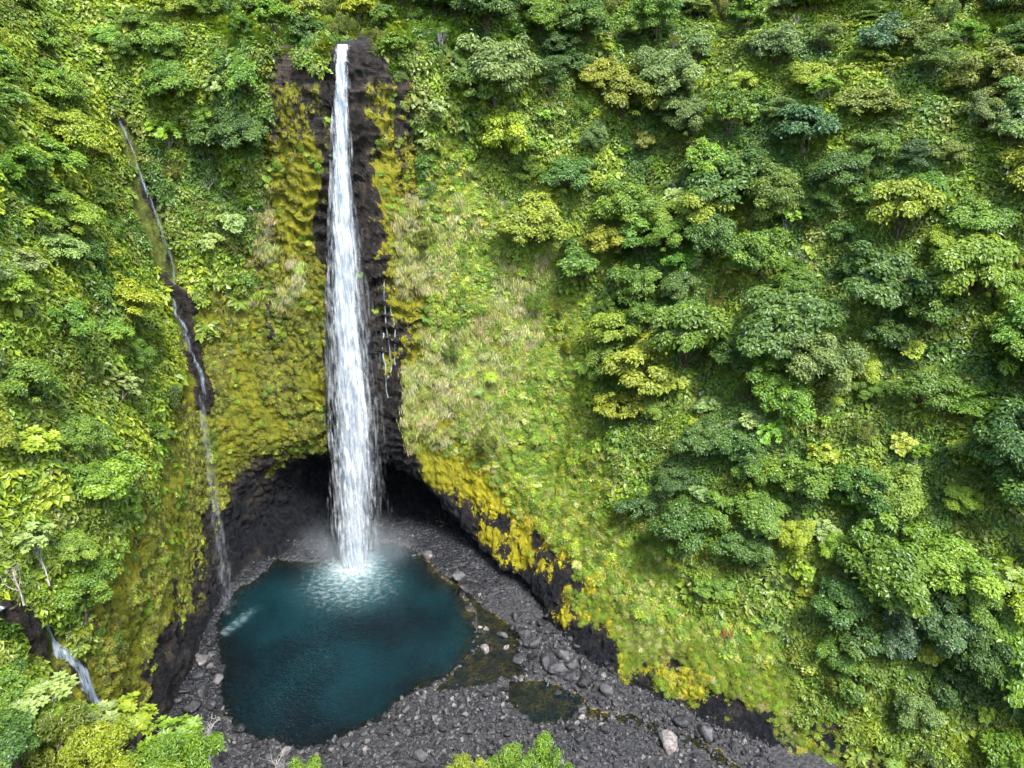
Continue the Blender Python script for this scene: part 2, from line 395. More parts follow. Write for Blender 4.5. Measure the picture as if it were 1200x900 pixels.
# ------------------------------------------------------------------ water
def mat_water():
    m, nt = new_mat('pool_water'); b = NB(nt); P = b.pos()
    dep, foam = b.attr('dep'), b.attr('foam')
    n1 = b.noise(b.vscale(P, (.05, .05, 1)), 1, 3, .5, .3)
    deep = b.mix(b.ramp(n1, .35, .65), (.0003, .0042, .0068), (.0007, .0140, .0185))
    foamn = b.math('ADD', b.noise(b.vscale(P, (.55, .85, 1)), 1, 8, .75, .25), b.math('MULTIPLY', foam, .55))
    aer = b.ramp(foam, .05, .8)
    deep = b.mix(b.math('MULTIPLY', aer, .95), deep, (.030, .100, .112))
    fm = b.math('MULTIPLY', b.math('MULTIPLY', b.ramp(foamn, .60, 1.5), .8), b.ramp(foam, .05, .35))
    # wind ripples, long across the view, and rings from the fall
    w1 = b.noise(b.vscale(P, (.34, .95, 1)), 1, 4, .62, .6)
    w2 = b.noise(b.vscale(P, (1.1, 3.0, 1)), 1, 2, .5, .3)
    h = b.math('ADD', w1, b.math('MULTIPLY', w2, .5))
    nb = b.bump(h, 1.0, 7.0)
    body = b.n('ShaderNodeBsdfDiffuse'); b.put(body.inputs[0], deep)
    tr = b.n('ShaderNodeBsdfTransparent'); b.put(tr.inputs[0], (.86, .90, .80))
    op = b.math('SUBTRACT', 1, b.math('POWER', 2.718, b.math('MULTIPLY', dep, -.62)))
    base = b.mixs(op, tr.outputs[0], body.outputs[0])
    gl = b.n('ShaderNodeBsdfGlossy'); b.put(gl.inputs[0], (.9, 1, 1)); gl.inputs['Roughness'].default_value = .10; b.put(gl.inputs['Normal'], nb)
    fr = b.n('ShaderNodeFresnel'); fr.inputs[0].default_value = 1.33; b.put(fr.inputs[1], nb)
    s = b.mixs(b.math('MULTIPLY', fr.outputs[0], 1.0, clamp=True), base, gl.outputs[0])
    fo = b.n('ShaderNodeBsdfDiffuse'); b.put(fo.inputs[0], (.80, .84, .86))
    s = b.mixs(fm, s, fo.outputs[0])
    b.out(s); return m
FALLB = np.array([-5.0, 30.2])
dfall = np.hypot((GX-FALLB[0])*.9, GY-FALLB[1])
foam = np.clip(1.0*np.exp(-(dfall/5.6)**1.5)+.46*np.exp(-((GX+4)/17)**2-((GY-20)/13)**2), 0, 1.3)
dsl = seg_dist(G2, [(-33.5,1.5),(-31,6),(-28,12)], False)
foam = np.maximum(foam, .40*np.exp(-(dsl/2.2)**2)*sstep(16, 6, GY))
drap = np.where(GX > 66, np.exp(-(dr/1.6)**2), 0)*(.35+.65*sstep(-.05, .35, fbm(G3*.35, 2, 91)))
foam = np.maximum(foam, drap*.45)
dep = np.clip(-bed, 0, 9)
keep = (np.minimum(np.minimum(bed[:-1, :-1], bed[1:, :-1]), np.minimum(bed[1:, 1:], bed[:-1, 1:])) < .05).reshape(-1)
wV = np.stack([GX, GY, GX*0], -1).reshape(-1, 3)
me = mesh_np('water_sheet', wV, fF[keep], mat_water(), True)
attr(me, 'dep', dep.reshape(-1)); attr(me, 'foam', foam.reshape(-1))
tag(link(bpy.data.objects.new('pool_water', me)), 'deep teal rippled plunge pool with its shallow amber outflow', 'water', kind='structure')

# ------------------------------------------------------------------ falling water
def mat_fall(name, thr, soft, sc=1.0, gain=1.0, tint=(.80, .84, .87)):
    m, nt = new_mat(name); b = NB(nt); P = b.obj()
    core = b.attr('core')
    nd = b.n('ShaderNodeTexNoise'); b.put(nd.inputs['Vector'], b.vscale(P, (.22, .22, .09))); nd.inputs['Scale'].default_value = 1; nd.inputs['Detail'].default_value = 3
    wv = b.n('ShaderNodeVectorMath', operation='ADD')
    b.put(wv.inputs[0], b.vscale(P, (1.1*sc, .7*sc, .055*sc))); b.put(wv.inputs[1], b.vscale(nd.outputs[1], (2.2, 2.2, 1.2)))
    s1 = b.noise(wv.outputs[0], 1, 4, .6, .2)
    s2 = b.noise(b.vscale(P, (3.2*sc, 2.0*sc, .16*sc)), 1, 3, .6)
    s3 = b.noise(b.vscale(P, (.8, .8, .33)), 1, 5, .65)
    s = b.math('ADD', b.math('MULTIPLY', s1, .62), b.math('MULTIPLY', s2, .38))
    sa = b.math('ADD', s, b.math('MULTIPLY', b.math('SUBTRACT', s3, .5), .42))
    a = b.ramp(b.math('ADD', sa, b.math('MULTIPLY', core, .52)), thr, thr+soft, 0, gain)
    d = b.n('ShaderNodeBsdfDiffuse'); b.put(d.inputs[0], b.mix(b.ramp(sa, .38, .64), (.20, .27, .34), tint))
    t = b.n('ShaderNodeBsdfTranslucent'); b.put(t.inputs[0], tint)
    tr = b.n('ShaderNodeBsdfTransparent')
    b.out(b.mixs(a, tr.outputs[0], b.mixs(.25, d.outputs[0], t.outputs[0]))); return m

def plume_mesh(name, zs, cx, cy, hw, ratio, mat, seed, rough=.5, n=56, open_=False, dz=.5):
    """falling sheet: closed oval section swept down a path, with streaky relief"""
    z = np.arange(zs[0], zs[-1]-1e-6, -dz); t = zs[::-1]
    X = np.interp(z, t, cx[::-1]); Y = np.interp(z, t, cy[::-1]); H = np.interp(z, t, hw[::-1])
    th = np.linspace(0, 2*math.pi, n, endpoint=False)
    ca, sa = np.cos(th), np.sin(th)
    Q = np.stack([ca[None]*1.2*np.ones((len(z), 1)), sa[None]*1.2*np.ones((len(z), 1)), z[:, None]*.055*np.ones((1, n))], -1)
    nz = fbm(Q*np.array([2.4, 2.4, .9]), 3, seed, gain=.6)*rough+fbm(Q*np.array([7, 7, 1.6]), 2, seed+5)*rough*.5
    edge = fbm(np.stack([z*.035, z*0, z*0+seed], -1), 3, seed+9)*.22
    f = (1+edge[:, None]+nz*(.25+.75*np.minimum(1, H[:, None]/4)))
    V = np.stack([X[:, None]+ca*H[:, None]*f, Y[:, None]+sa*H[:, None]*ratio*(.75+f*.5), np.broadcast_to(z[:, None], f.shape)], -1).reshape(-1, 3)
    core = np.broadcast_to((1-np.abs(ca))[None]**.55, f.shape)*1.0
    i = np.arange(len(z)*n).reshape(len(z), n); j = np.roll(i, -1, 1)
    F = np.stack([i[:-1], i[1:], j[1:], j[:-1]], -1).reshape(-1, 4)
    me = mesh_np(name, V, F, mat, True); attr(me, 'core', core.reshape(-1))
    return me
FZ = [141.8, 138, 113, 85, 45, 15, .1]
FX = [4.3, 4.1, 2.0, .3, -1.3, -4.0, -5.0]
FY = [38.0, 36.0, 33.8, 32.9, 31.9, 31.0, 30.6]
FH = [1.7, 1.9, 2.7, 4.5, 6.9, 6.6, 6.2]
wf = empty('waterfall', (0, 0, 0))
tag(wf, 'tall white plunging waterfall dropping down the mossy cliff into the pool', 'waterfall')
link(bpy.data.objects.new('water_core', plume_mesh('plume', FZ, FX, FY, [h*.60 for h in FH], .42, mat_fall('white_water', .52, .34, 1, .93), 3)), wf)
link(bpy.data.objects.new('water_sheet', plume_mesh('sheet', FZ, FX, FY, FH, .45, mat_fall('thin_white_water', .72, .40, 1.2, .8), 8)), wf)
def strands(name, n, seed, mat):
    """loose ropes of water falling beside and over the main column"""
    r = np.random.default_rng(seed); V = []; F = []; C = []; o = 0
    tz = FZ[::-1]
    for k in range(n):
        z0 = 138-128*r.random()**.8; ln = r.uniform(5, 22); z1 = max(.3, z0-ln); m = 12
        z = np.linspace(z0, z1, m); X = np.interp(z, tz, FX[::-1]); Y = np.interp(z, tz, FY[::-1]); H = np.interp(z, tz, FH[::-1])
        s_ = r.choice([-1, 1])*r.uniform(.15, 1.15)**.7; fr = -math.sqrt(max(0, 1.1-min(1, s_*s_)))*.45
        t = np.linspace(0, 1, m); x = X+s_*H+np.sin(t*3+k)*.12; y = Y+fr*H-.15
        w = r.uniform(.3, 1.1)*np.sin(np.pi*np.clip(t*.9+.06, 0, 1))**.7
        for q in (-1, 0, 1):
            V.append(np.stack([x+q*w, y-.25*(1-abs(q)), z], -1)); C.append(np.full(m, .95-.85*abs(q))*(1-.25*t))
        i = np.arange(3*m).reshape(3, m)+o; o += 3*m
        F.append(np.stack([i[:-1, :-1], i[:-1, 1:], i[1:, 1:], i[1:, :-1]], -1).reshape(-1, 4))
    me = mesh_np(name, np.concatenate(V), np.concatenate(F), mat, True); attr(me, 'core', np.concatenate(C)); return me
link(bpy.data.objects.new('water_strands', strands('strands', 150, 5, mat_fall('rope_of_water', .74, .6, .8, .5))), wf)
link(bpy.data.objects.new('spray_veil', plume_mesh('veil', FZ[2:], [2.6, 1.6, 1.5, -1.5, -3.0], FY[2:], [3.0, 5.6, 9.5, 9.5, 9.0], .45, mat_fall('fine_spray', .74, .6, .8, .45), 14)), wf)

def on_wall(x, y, z, off=.3):
    p, n, i, d = TBV.find_nearest(Vector((x, y, z)))
    return p, n
def stream_mesh(name, pts, w0, w1, mat, off=.35, seed=0, n=9):
    """thin water following the rock through the given points"""
    P = catmull(np.array(pts, float), np.linspace(0, len(pts)-1, (len(pts)-1)*14))
    V = []; C = []
    W = np.linspace(w0, w1, len(P))
    cs_, ns_ = [], []
    for q in P:
        c, nn = on_wall(*q)
        if nn.dot(Vector((10, -10, 90))-c) < 0: nn = -nn
        cs_.append(tuple(c)); ns_.append(tuple(nn))
    cs_, ns_ = np.array(cs_), np.array(ns_); ker = np.ones(7)/7
    sm = lambda A: np.stack([np.convolve(np.pad(A[:, i], 3, 'edge'), ker, 'valid') for i in range(3)], -1)
    cs_, ns_ = sm(cs_), sm(ns_)
    tang = np.gradient(cs_, axis=0)
    for k in range(len(P)):
        c = Vector(cs_[k]); nn = Vector(ns_[k]).normalized(); tg = Vector(tang[k]).normalized()
        side = tg.cross(nn).normalized()
        wob = .35*w0*math.sin(k*.31+seed)
        ww = W[k]*(1+.22*math.sin(k*.53+seed)+.15*math.sin(k*.23))
        for a in np.linspace(-1, 1, n):
            V.append(c+side*(a*ww+wob)+nn*(off+.3*(1-a*a))); C.append((1-abs(a))**.5)
    m_ = len(P); i = np.arange(m_*n).reshape(m_, n)
    F = np.stack([i[:-1, :-1], i[:-1, 1:], i[1:, 1:], i[1:, :-1]], -1).reshape(-1, 4)
    me = mesh_np(name, np.array([tuple(v) for v in V]), F, mat, True); attr(me, 'core', np.array(C)); return me
MSTR = mat_fall('trickling_water', .78, .45, 1.2, .65, (.36, .44, .52))
MCASC = mat_fall('cascade_water', .62, .4, 1.3, .85, (.62, .70, .76))
MVEIL = mat_fall('drifting_spray', .80, .6, .7, .30, (.75, .82, .88))
sf_ = empty('side_waterfall', (0, 0, 0))
tag(sf_, 'thin blue-white side stream sliding down the mossy left wall then falling as spray', 'waterfall')
link(bpy.data.objects.new('rock_stream', stream_mesh('rock_stream', SIDE, .45, 1.15, MSTR, .9)), sf_)
link(bpy.data.objects.new('spray_veil', plume_mesh('side_veil', [59, 50, 25, .1], [-38.6, -38, -36.5, -34.8], [25.5, 22.5, 16, 9.5], [1.0, 1.5, 2.0, 2.6], .6, MVEIL, 21, n=32)), sf_)
cs = link(bpy.data.objects.new('cascade', stream_mesh('cascade', CASC, 1.0, 1.4, MCASC, .8, 2)))
tag(cs, 'blue-white cascade slanting down the near left wall behind the foreground trees', 'cascade')
for k, (pts, w) in enumerate([([(9.5,38,86),(9.3,38,76),(9.6,37,66),(9.2,37,58)], .16), ([(10.6,38,80),(11.0,38,70),(10.8,37,62)], .12), ([(7.6,38,72),(8.1,37,62),(8.0,37,52)], .18)]):
    o = link(bpy.data.objects.new('water_thread', stream_mesh('thread', pts, w, w*1.4, MCASC, .25, k)))
    tag(o, ['white trickle on black rock right of the waterfall, middle and longest one',
            'faint white trickle on black rock, farthest right of the waterfall',
            'white trickle on black rock closest to the right edge of the waterfall'][k], 'trickle', 'trickles beside the waterfall')

def mist(name, loc, rad, dens, label, seed):
    m, nt = new_mat(name+'_vapour'); b = NB(nt); P = b.obj()
    ln = b.n('ShaderNodeVectorMath', operation='LENGTH'); b.put(ln.inputs[0], P)
    fall = b.ramp(ln.outputs['Value'], .0, 1.0, 1, 0)
    nz = b.ramp(b.noise(b.vscale(P, (2.5, 2.5, 1.6)), 1, 3, .6, .5), .38, .72)
    v = b.n('ShaderNodeVolumePrincipled'); b.put(v.inputs['Color'], (.82, .92, 1.0))
    b.put(v.inputs['Density'], b.math('MULTIPLY', b.math('MULTIPLY', fall, b.math('ADD', .35, nz)), dens))
    b.out(vol=v.outputs[0])
    import bmesh
    bm = bmesh.new(); bmesh.ops.create_icosphere(bm, subdivisions=3, radius=1)
    me = bpy.data.meshes.new(name); bm.to_mesh(me); bm.free(); me.materials.append(m)
    o = link(bpy.data.objects.new(name, me)); o.location = loc; o.scale = rad
    tag(o, label, 'mist', kind='stuff')
mist('mist', (-4, 30.5, 5), (23, 13, 13), .038, 'white spray mist boiling up where the main waterfall hits the pool', 0)
# ------------------------------------------------------------------ foliage materials
def mat_leaf(name, src):
    m, nt = new_mat(name); b = NB(nt)
    if src == 'object':
        base = b.n('ShaderNodeObjectInfo').outputs['Color']
    else:
        base = b.attr('tint', 'INSTANCER', 0)
    lv = b.attr('lv')
    hsv = b.n('ShaderNodeHueSaturation'); b.put(hsv.inputs['Color'], base)
    b.put(hsv.inputs['Value'], b.ramp(lv, 0, 1, .68, 1.34)); b.put(hsv.inputs['Hue'], b.ramp(lv, 0, 1, .515, .485))
    c = hsv.outputs[0]
    d = b.n('ShaderNodeBsdfDiffuse'); b.put(d.inputs[0], c)
    t = b.n('ShaderNodeBsdfTranslucent')
    b.put(t.inputs[0], b.mix(.5, c, (1.25, 1.2, .45), 'MULTIPLY'))
    g = b.n('ShaderNodeBsdfGlossy'); b.put(g.inputs[0], (.85, .92, 1)); g.inputs['Roughness'].default_value = .42
    s = b.mixs(.34, d.outputs[0], t.outputs[0])
    b.out(b.mixs(.028, s, g.outputs[0])); return m
ML = mat_leaf('tree_leaves', 'object')
MLS = mat_leaf('cover_leaves', 'instancer')
def mat_bark(name, c1, c2):
    m, nt = new_mat(name); b = NB(nt); P = b.obj()
    n = b.noise(b.vscale(P, (3, 3, .8)), 1, 4, .65)
    b.out(b.pbr(b.mix(b.ramp(n, .35, .65), c1, c2), .85, b.bump(n, .6, .08), .2)); return m
MBK = mat_bark('brown_bark', (.045, .034, .025), (.13, .105, .08))
MBP = mat_bark('pale_bark', (.22, .20, .17), (.46, .44, .40))
MBD = mat_bark('black_fern_stem', (.012, .010, .008), (.05, .04, .03))
def mat_flat(name, c1, c2, rough=.9):
    m, nt = new_mat(name); b = NB(nt); P = b.obj()
    b.out(b.pbr(b.mix(b.ramp(b.noise(P, 2.2, 3, .6), .35, .65), c1, c2), rough, None, .15)); return m
MDRY = mat_flat('dead_fronds', (.17, .16, .15), (.40, .39, .37))
MBRN = mat_flat('withered_leaves', (.10, .035, .018), (.26, .10, .05))

# ------------------------------------------------------------------ leaf builders
def unit(v): return v/(np.linalg.norm(v, axis=-1, keepdims=True)+1e-9)
def leaf_quads(C, N, L, W, r, T=None, fold=.12):
    n = len(C); N = unit(N)
    if T is None: T = r.normal(size=(n, 3))
    T = unit(T-(T*N).sum(-1, keepdims=True)*N); B = np.cross(N, T)
    L = np.broadcast_to(L, (n,))[:, None]; W = np.broadcast_to(W, (n,))[:, None]
    v0 = C-T*L*.5-N*L*fold; v2 = C+T*L*.5-N*L*fold; v1 = C+B*W*.5; v3 = C-B*W*.5
    return np.stack([v0, v3, v2, v1], 1).reshape(-1, 3)
def quads_of(V): return np.arange(len(V)).reshape(-1, 4)
def leaf_mesh(name, V, lv, mat):
    me = mesh_np(name, V, quads_of(V), mat, False)
    attr(me, 'lv', np.repeat(lv, 4)); return me
def rdir(n, r, zmin=-.3):
    z = r.uniform(zmin, 1, n); a = r.uniform(0, 2*np.pi, n); q = np.sqrt(1-z*z)
    return np.stack([q*np.cos(a), q*np.sin(a), z], -1)

def tubes(paths, n=6):
    V = []; F = []; o = 0
    for P, rad in paths:
        P = np.asarray(P, float); k = len(P)
        T = np.gradient(P, axis=0); T = unit(T)
        ref = np.where(np.abs(T[:, 2:3]) > .9, np.array([[1., 0, 0]]), np.array([[0, 0, 1.]]))
        A = unit(np.cross(T, ref)); B = np.cross(T, A)
        th = np.linspace(0, 2*np.pi, n, endpoint=False)
        ring = P[:, None]+(A[:, None]*np.cos(th)[None, :, None]+B[:, None]*np.sin(th)[None, :, None])*np.asarray(rad)[:, None, None]
        V.append(ring.reshape(-1, 3)); i = np.arange(k*n).reshape(k, n)+o; j = np.roll(i, -1, 1)
        F.append(np.stack([i[:-1], j[:-1], j[1:], i[1:]], -1).reshape(-1, 4)); o += k*n
    return np.concatenate(V), np.concatenate(F)
def bent(a, b, r, sag=.15, k=5):
    a = np.array(a, float); b = np.array(b, float); t = np.linspace(0, 1, k)[:, None]
    L = np.linalg.norm(b-a); w = r.normal(size=3)*sag*L*.4
    return a+(b-a)*t+np.sin(t*np.pi)*w
def trunk_mesh(name, base_h, tips, r, mat, r0=.28, n=6, below=1.5, twigs=0):
    top = np.array([r.normal()*.3, r.normal()*.3, base_h])
    paths = [(bent((0, 0, -below), top, r, .08, 6), np.linspace(r0*1.25, r0*.7, 6))]
    for q in tips:
        f = r.uniform(.45, 1.0); s = np.array([0, 0, -below])*(1-f)+top*f
        P = bent(s, q, r, .22, 6); rr = r0*.5*r.uniform(.7, 1.1)
        paths.append((P, np.linspace(rr, rr*.22, 6)))
        for _ in range(twigs):
            i = r.integers(2, 6); e = P[i]+rdir(1, r, -.1)[0]*r.uniform(.6, 1.6)
            paths.append((bent(P[i], e, r, .25, 4), np.linspace(rr*.3, rr*.1, 4)))
    V, F = tubes(paths, n)
    return mesh_np(name, V, F, mat, True)

# each species returns (trunk mesh, crown mesh); metres
def sp_broadleaf(seed, Rr=4.2, H=7.0, npuff=34, leafn=150, L=.62, W=.36, flat=.78):
    r = np.random.default_rng(seed)
    D = rdir(npuff, r, -.45); rad = r.uniform(.52, 1.0, npuff)
    asym = 1+.35*np.sin(np.arctan2(D[:, 1], D[:, 0])*r.integers(1, 4)+r.uniform(0, 6))*.8
    PC = D*(Rr*rad*asym)[:, None]*np.array([1, 1, flat])+np.array([0, 0, H])
    V = []; lv = []
    for c, dd in zip(PC, D):
        pr = r.uniform(.6, 1.9)*Rr/4.2; n = int(leafn*(pr/1.3)**2)
        q = rdir(n, r, -.35); q = unit(q+dd*.35)
        pos = c+q*pr*(.40+.62*r.random(n)**.6+.5*(r.random(n) < .07)*r.random(n))[:, None]*np.array([1, 1, .72])
        N = unit(q*.8+np.array([0, 0, .75])+r.normal(size=(n, 3))*.38)
        T = q+r.normal(size=(n, 3))*.5-np.array([0, 0, .5])
        V.append(leaf_quads(pos, N, L*r.uniform(.65, 1.25, n), W*r.uniform(.7, 1.2, n), r, T))
        lv.append(np.clip(r.normal(.45, .15, n)+r.normal(0, .14), 0, 1))
    tips = PC[r.choice(npuff, min(9, npuff), False)]
    return trunk_mesh('broadleaf_trunk', H*.62, tips, r, MBK, .26), leaf_mesh('broadleaf_crown', np.concatenate(V), np.concatenate(lv), ML)
def sp_layered(seed, Rr=5.2, H=9.5):
    r = np.random.default_rng(seed); V = []; lv = []; tips = []
    for k in range(17):
        hh = H*r.uniform(.52, 1.02); reach = Rr*(1.05-.62*max(0, (hh/H-.62)/.4))*r.uniform(.25, .95); a = r.uniform(0, 6.28)
        c = np.array([math.cos(a)*reach, math.sin(a)*reach, hh]); pr = r.uniform(1.3, 2.5); n = int(330*(pr/2)**2)
        tips.append(c-np.array([0, 0, .3]))
        th = r.uniform(0, 6.28, n); rr = pr*np.sqrt(r.random(n))*(1+.25*np.sin(th*3+k))
        pos = c+np.stack([np.cos(th)*rr, np.sin(th)*rr, .35*(1-(rr/pr)**2)+r.normal(0, .13, n)], -1)
        N = np.array([0, 0, 1.])+r.normal(size=(n, 3))*.28
        V.append(leaf_quads(pos, N, .55*r.uniform(.6, 1.2, n), .22, r)); lv.append(np.clip(r.normal(.42, .15, n)+r.normal(0, .09), 0, 1))
    return trunk_mesh('layered_trunk', H*.5, np.array(tips)[::2], r, MBK, .26), leaf_mesh('layered_crown', np.concatenate(V), np.concatenate(lv), ML)
def sp_rosette(seed, Rr=3.6, H=6.8, nros=34, leaf=.95):
    r = np.random.default_rng(seed)
    D = rdir(nros, r, -.1); PC = D*(Rr*r.uniform(.45, 1.05, nros))[:, None]*np.array([1, 1, .62])+np.array([0, 0, H])
    V = []; lv = []
    for c, d in zip(PC, D):
        k = r.integers(8, 13); a = np.linspace(0, 6.28, k, endpoint=False)+r.uniform(0, 6); ax = unit(d*.5+np.array([0, 0, 1.])+r.normal(size=3)*.15)
        t1 = unit(np.cross(ax, [.3, .9, .1])); t2 = np.cross(ax, t1); ll = leaf*r.uniform(.7, 1.15)
        out = t1*np.cos(a)[:, None]+t2*np.sin(a)[:, None]; el = r.uniform(-.15, .5, k)[:, None]
        T = unit(out+ax*el); pos = c+T*ll*.62
        N = unit(ax-out*el+r.normal(size=(k, 3))*.12)
        V.append(leaf_quads(pos, N, ll, ll*.62, r, T, .08)); lv.append(np.clip(r.normal(.5, .14, k)+r.normal(0, .12), 0, 1))
    tips = PC[r.choice(nros, 15, False)]
    return trunk_mesh('rosette_trunk', H*.6, tips, r, MBP, .15), leaf_mesh('rosette_crown', np.concatenate(V), np.concatenate(lv), ML)
def sp_fine(seed, Rr=2.6, H=6.0, n=5200):
    r = np.random.default_rng(seed); V = []; lv = []; tips = []
    for k in range(15):
        a = r.uniform(0, 6.28); q = r.uniform(.1, 1)*Rr; z0 = H*r.uniform(.35, .8); c = np.array([math.cos(a)*q, math.sin(a)*q, z0])
        hh = r.uniform(1.6, 3.2)*(1.15-.35*q/Rr); m = n//15; tips.append(c)
        z = r.random(m); wd = (.75+.35*r.random())*np.sin(np.pi*(.12+.80*z))**.8; th = r.uniform(0, 6.28, m); rad = wd*np.sqrt(r.random(m))*(1+.75*(r.random(m) < .16)*r.random(m))
        pos = c+np.stack([np.cos(th)*rad+z*math.cos(a)*.5, np.sin(th)*rad+z*math.sin(a)*.5, z*hh-.5], -1)
        N = np.stack([np.cos(th), np.sin(th), 0*th+.8], -1)+r.normal(size=(m, 3))*.45
        V.append(leaf_quads(pos, N, .42*r.uniform(.6, 1.3, m), .15, r)); lv.append(np.clip(r.normal(.45, .17, m)+r.normal(0, .1), 0, 1))
    return trunk_mesh('fine_trunk', H*.5, np.array(tips)[:9], r, MBK, .16), leaf_mesh('fine_crown', np.concatenate(V), np.concatenate(lv), ML)
def fronds(r, c, nf, length, droop, w, up=.55, pin=13):
    V = []; lv = []
    for k in range(nf):
        a = k*6.283/nf+r.normal(0, .15); t = np.linspace(.12, 1, pin); ll = length*r.uniform(.8, 1.1); u = up*r.uniform(.6, 1.3)
        ox = np.array([math.cos(a), math.sin(a), 0]); sx = np.array([-math.sin(a), math.cos(a), 0])
        mid = c+ox*(t*ll)[:, None]+np.array([0, 0, 1.])*((u*t-droop*t*t)*ll)[:, None]
        tan = unit(np.gradient(mid, axis=0)); nor = unit(np.cross(tan, sx)*1.0); nor = np.where(nor[:, 2:3] < 0, -nor, nor)
        wd = w*np.sin(np.pi*(.1+.88*t))**.8
        for s in (-1, 1):
            T = sx*s+tan*.35-nor*.18
            V.append(leaf_quads(mid+sx*s*(wd*.5)[:, None]-nor*.06, nor+r.normal(size=(pin, 3))*.12, wd*1.15, ll/pin*1.05, r, T, .05))
            lv.append(np.clip(r.normal(.5, .12, pin)+.0, 0, 1))
    return V, lv
def sp_fern(seed, H=3.4, length=2.3):
    r = np.random.default_rng(seed)
    V, lv = fronds(r, np.array([0, 0, H]), 15, length, .75, .62)
    P = np.array([[0, 0, -1.5], [.1, 0, 0], [.05, .08, H*.6], [0, 0, H]])
    tv, tf = tubes([(P, [.17, .15, .13, .12])], 7)
    return mesh_np('fern_trunk', tv, tf, MBD, True), leaf_mesh('fern_crown', np.concatenate(V), np.concatenate(lv), ML)
def sp_screw(seed, H=6.0):
    """pandanus-like tree whose dead leaves hang in a grey skirt"""
    r = np.random.default_rng(seed); V = []; lv = []; S = []; tips = []
    for k in range(5):
        a = r.uniform(0, 6.28); q = r.uniform(.5, 2.0); c = np.array([math.cos(a)*q, math.sin(a)*q, H*r.uniform(.75, 1.05)]); tips.append(c)
        m = 46; d = rdir(m, r, -.1); N = unit(np.cross(d, r.normal(size=(m, 3)))); N = np.where(N[:, 2:3] < 0, -N, N)
        V.append(leaf_quads(c+d*.65, N, 1.5, .13, r, d, .14)); lv.append(np.clip(r.normal(.5, .15, m), 0, 1))
        m = 40; d = rdir(m, r, -.6); ln = r.uniform(1.2, 3.0, m)
        pos = c+d*.38*np.array([1, 1, .3])-np.array([0, 0, 1.])*(ln*.5)[:, None]
        S.append(leaf_quads(pos, unit(d*np.array([1, 1, .1])), ln, .13, r, np.tile([0, 0, 1.], (m, 1))+r.normal(size=(m, 3))*.10, .02))
    S = np.concatenate(S)
    return (trunk_mesh('screw_trunk', H*.5, np.array(tips), r, MBP, .16), leaf_mesh('screw_crown', np.concatenate(V), np.concatenate(lv), ML),
            mesh_np('dead_leaf_skirt', S, quads_of(S), MDRY))
def sp_dead(seed, H=5.5):
    r = np.random.default_rng(seed)
    tips = rdir(9, r, .0)*np.array([2.4, 2.4, 2.0])+np.array([0, 0, H*.75])
    return (trunk_mesh('dead_branches', H*.7, tips, r, MBP, .15, 5, twigs=3),)

SPECIES = {
 'broadleaf_tree': [sp_broadleaf(s, R_, H_, np_, ln, l, w_) for s, R_, H_, np_, ln, l, w_ in
    [(1, 4.2, 7, 34, 170, .62, .38), (2, 4.8, 7.6, 42, 160, .66, .40), (3, 3.6, 6.2, 28, 180, .55, .34), (4, 4.4, 8.0, 36, 165, .7, .42), (5, 3.9, 6.6, 30, 230, .45, .27), (6, 4.6, 7.2, 40, 220, .46, .28)]],
 'layered_tree': [sp_layered(s, a, h) for s, a, h in [(11, 5.2, 9.5), (12, 4.6, 8.5), (13, 5.8, 10.5)]],
 'rosette_tree': [sp_rosette(s, a, h, n) for s, a, h, n in [(21, 3.4, 6.4, 40), (22, 3.9, 7.4, 50), (23, 2.9, 5.6, 34)]],
 'feathery_tree': [sp_fine(s, a, h) for s, a, h in [(31, 2.6, 6), (32, 3.1, 7), (33, 2.2, 5.2)]],
 'tree_fern': [sp_fern(s, h, l) for s, h, l in [(41, 3.2, 2.3), (42, 4.2, 2.6), (43, 2.2, 2.0)]],
 'screw_pine': [sp_screw(51), sp_screw(52, 7)],
 'dead_tree': [sp_dead(61), sp_dead(62, 6.5)],
}

# ------------------------------------------------------------------ where things grow
CAMP = np.array([43, -142, 140.]); _c, _s = math.cos(R(25)), math.sin(R(25))
def project(P):
    q = np.asarray(P)-CAMP
    dep = q[..., 1]*_c-q[..., 2]*_s; up = q[..., 1]*_s+q[..., 2]*_c
    return 600+832*q[..., 0]/dep, 450-832*up/dep, dep
FT = TF; A_, B_, C_, D_ = (Vt[FT[:, k]] for k in range(4))
FC = (A_+B_+C_+D_)/4
FNv = np.cross(C_-A_, D_-B_); FA = np.linalg.norm(FNv, axis=1)*.5; FNv = FNv/(2*FA[:, None]+1e-9)
flip = (FNv*(CAMP-FC)).sum(1) < 0
fsgn = np.where((FNv*(np.array([10, -10, 90.])-FC)).sum(1) < 0, -1, 1)[:, None]; FNv = FNv*fsgn
FU = TU.reshape(-1)[FT].mean(1); FVEG = vegm.reshape(-1)[FT].mean(1); FZ_ = FC[:, 2]
FDARK = DARK.reshape(-1)[FT].mean(1); FSTR = np.maximum(STRIP, river).reshape(-1)[FT].mean(1); FYEL = yellow.reshape(-1)[FT].mean(1)
FMOSS = mossw.reshape(-1)[FT].mean(1)
fpx, fpy, fdep = project(FC)
INV = (fdep > 20) & (fpx > -70) & (fpx < 1270) & (fpy > -90) & (fpy < 990) & (FZ_ < 205)
# forest / open growth boundary, by station
ZF = np.interp(FU, [4.5, 12.2, 12.5, 12.8, 13.1, 13.9, 14.4, 15, 15.5, 16, 16.8, 17.2, 17.5, 18], [0, 0, 128, 116, 100, 82, 62, 45, 36, 31, 25, 14, 6, 0])
lowf = fbm(FC*.035, 3, 101); medf = fbm(FC*.09, 3, 103)
FOREST = sstep(-6, 7, FZ_-ZF+medf*13)*FVEG
OPEN = FVEG*(1-FOREST)*((FU > 12.1) & (FU < 17.8))

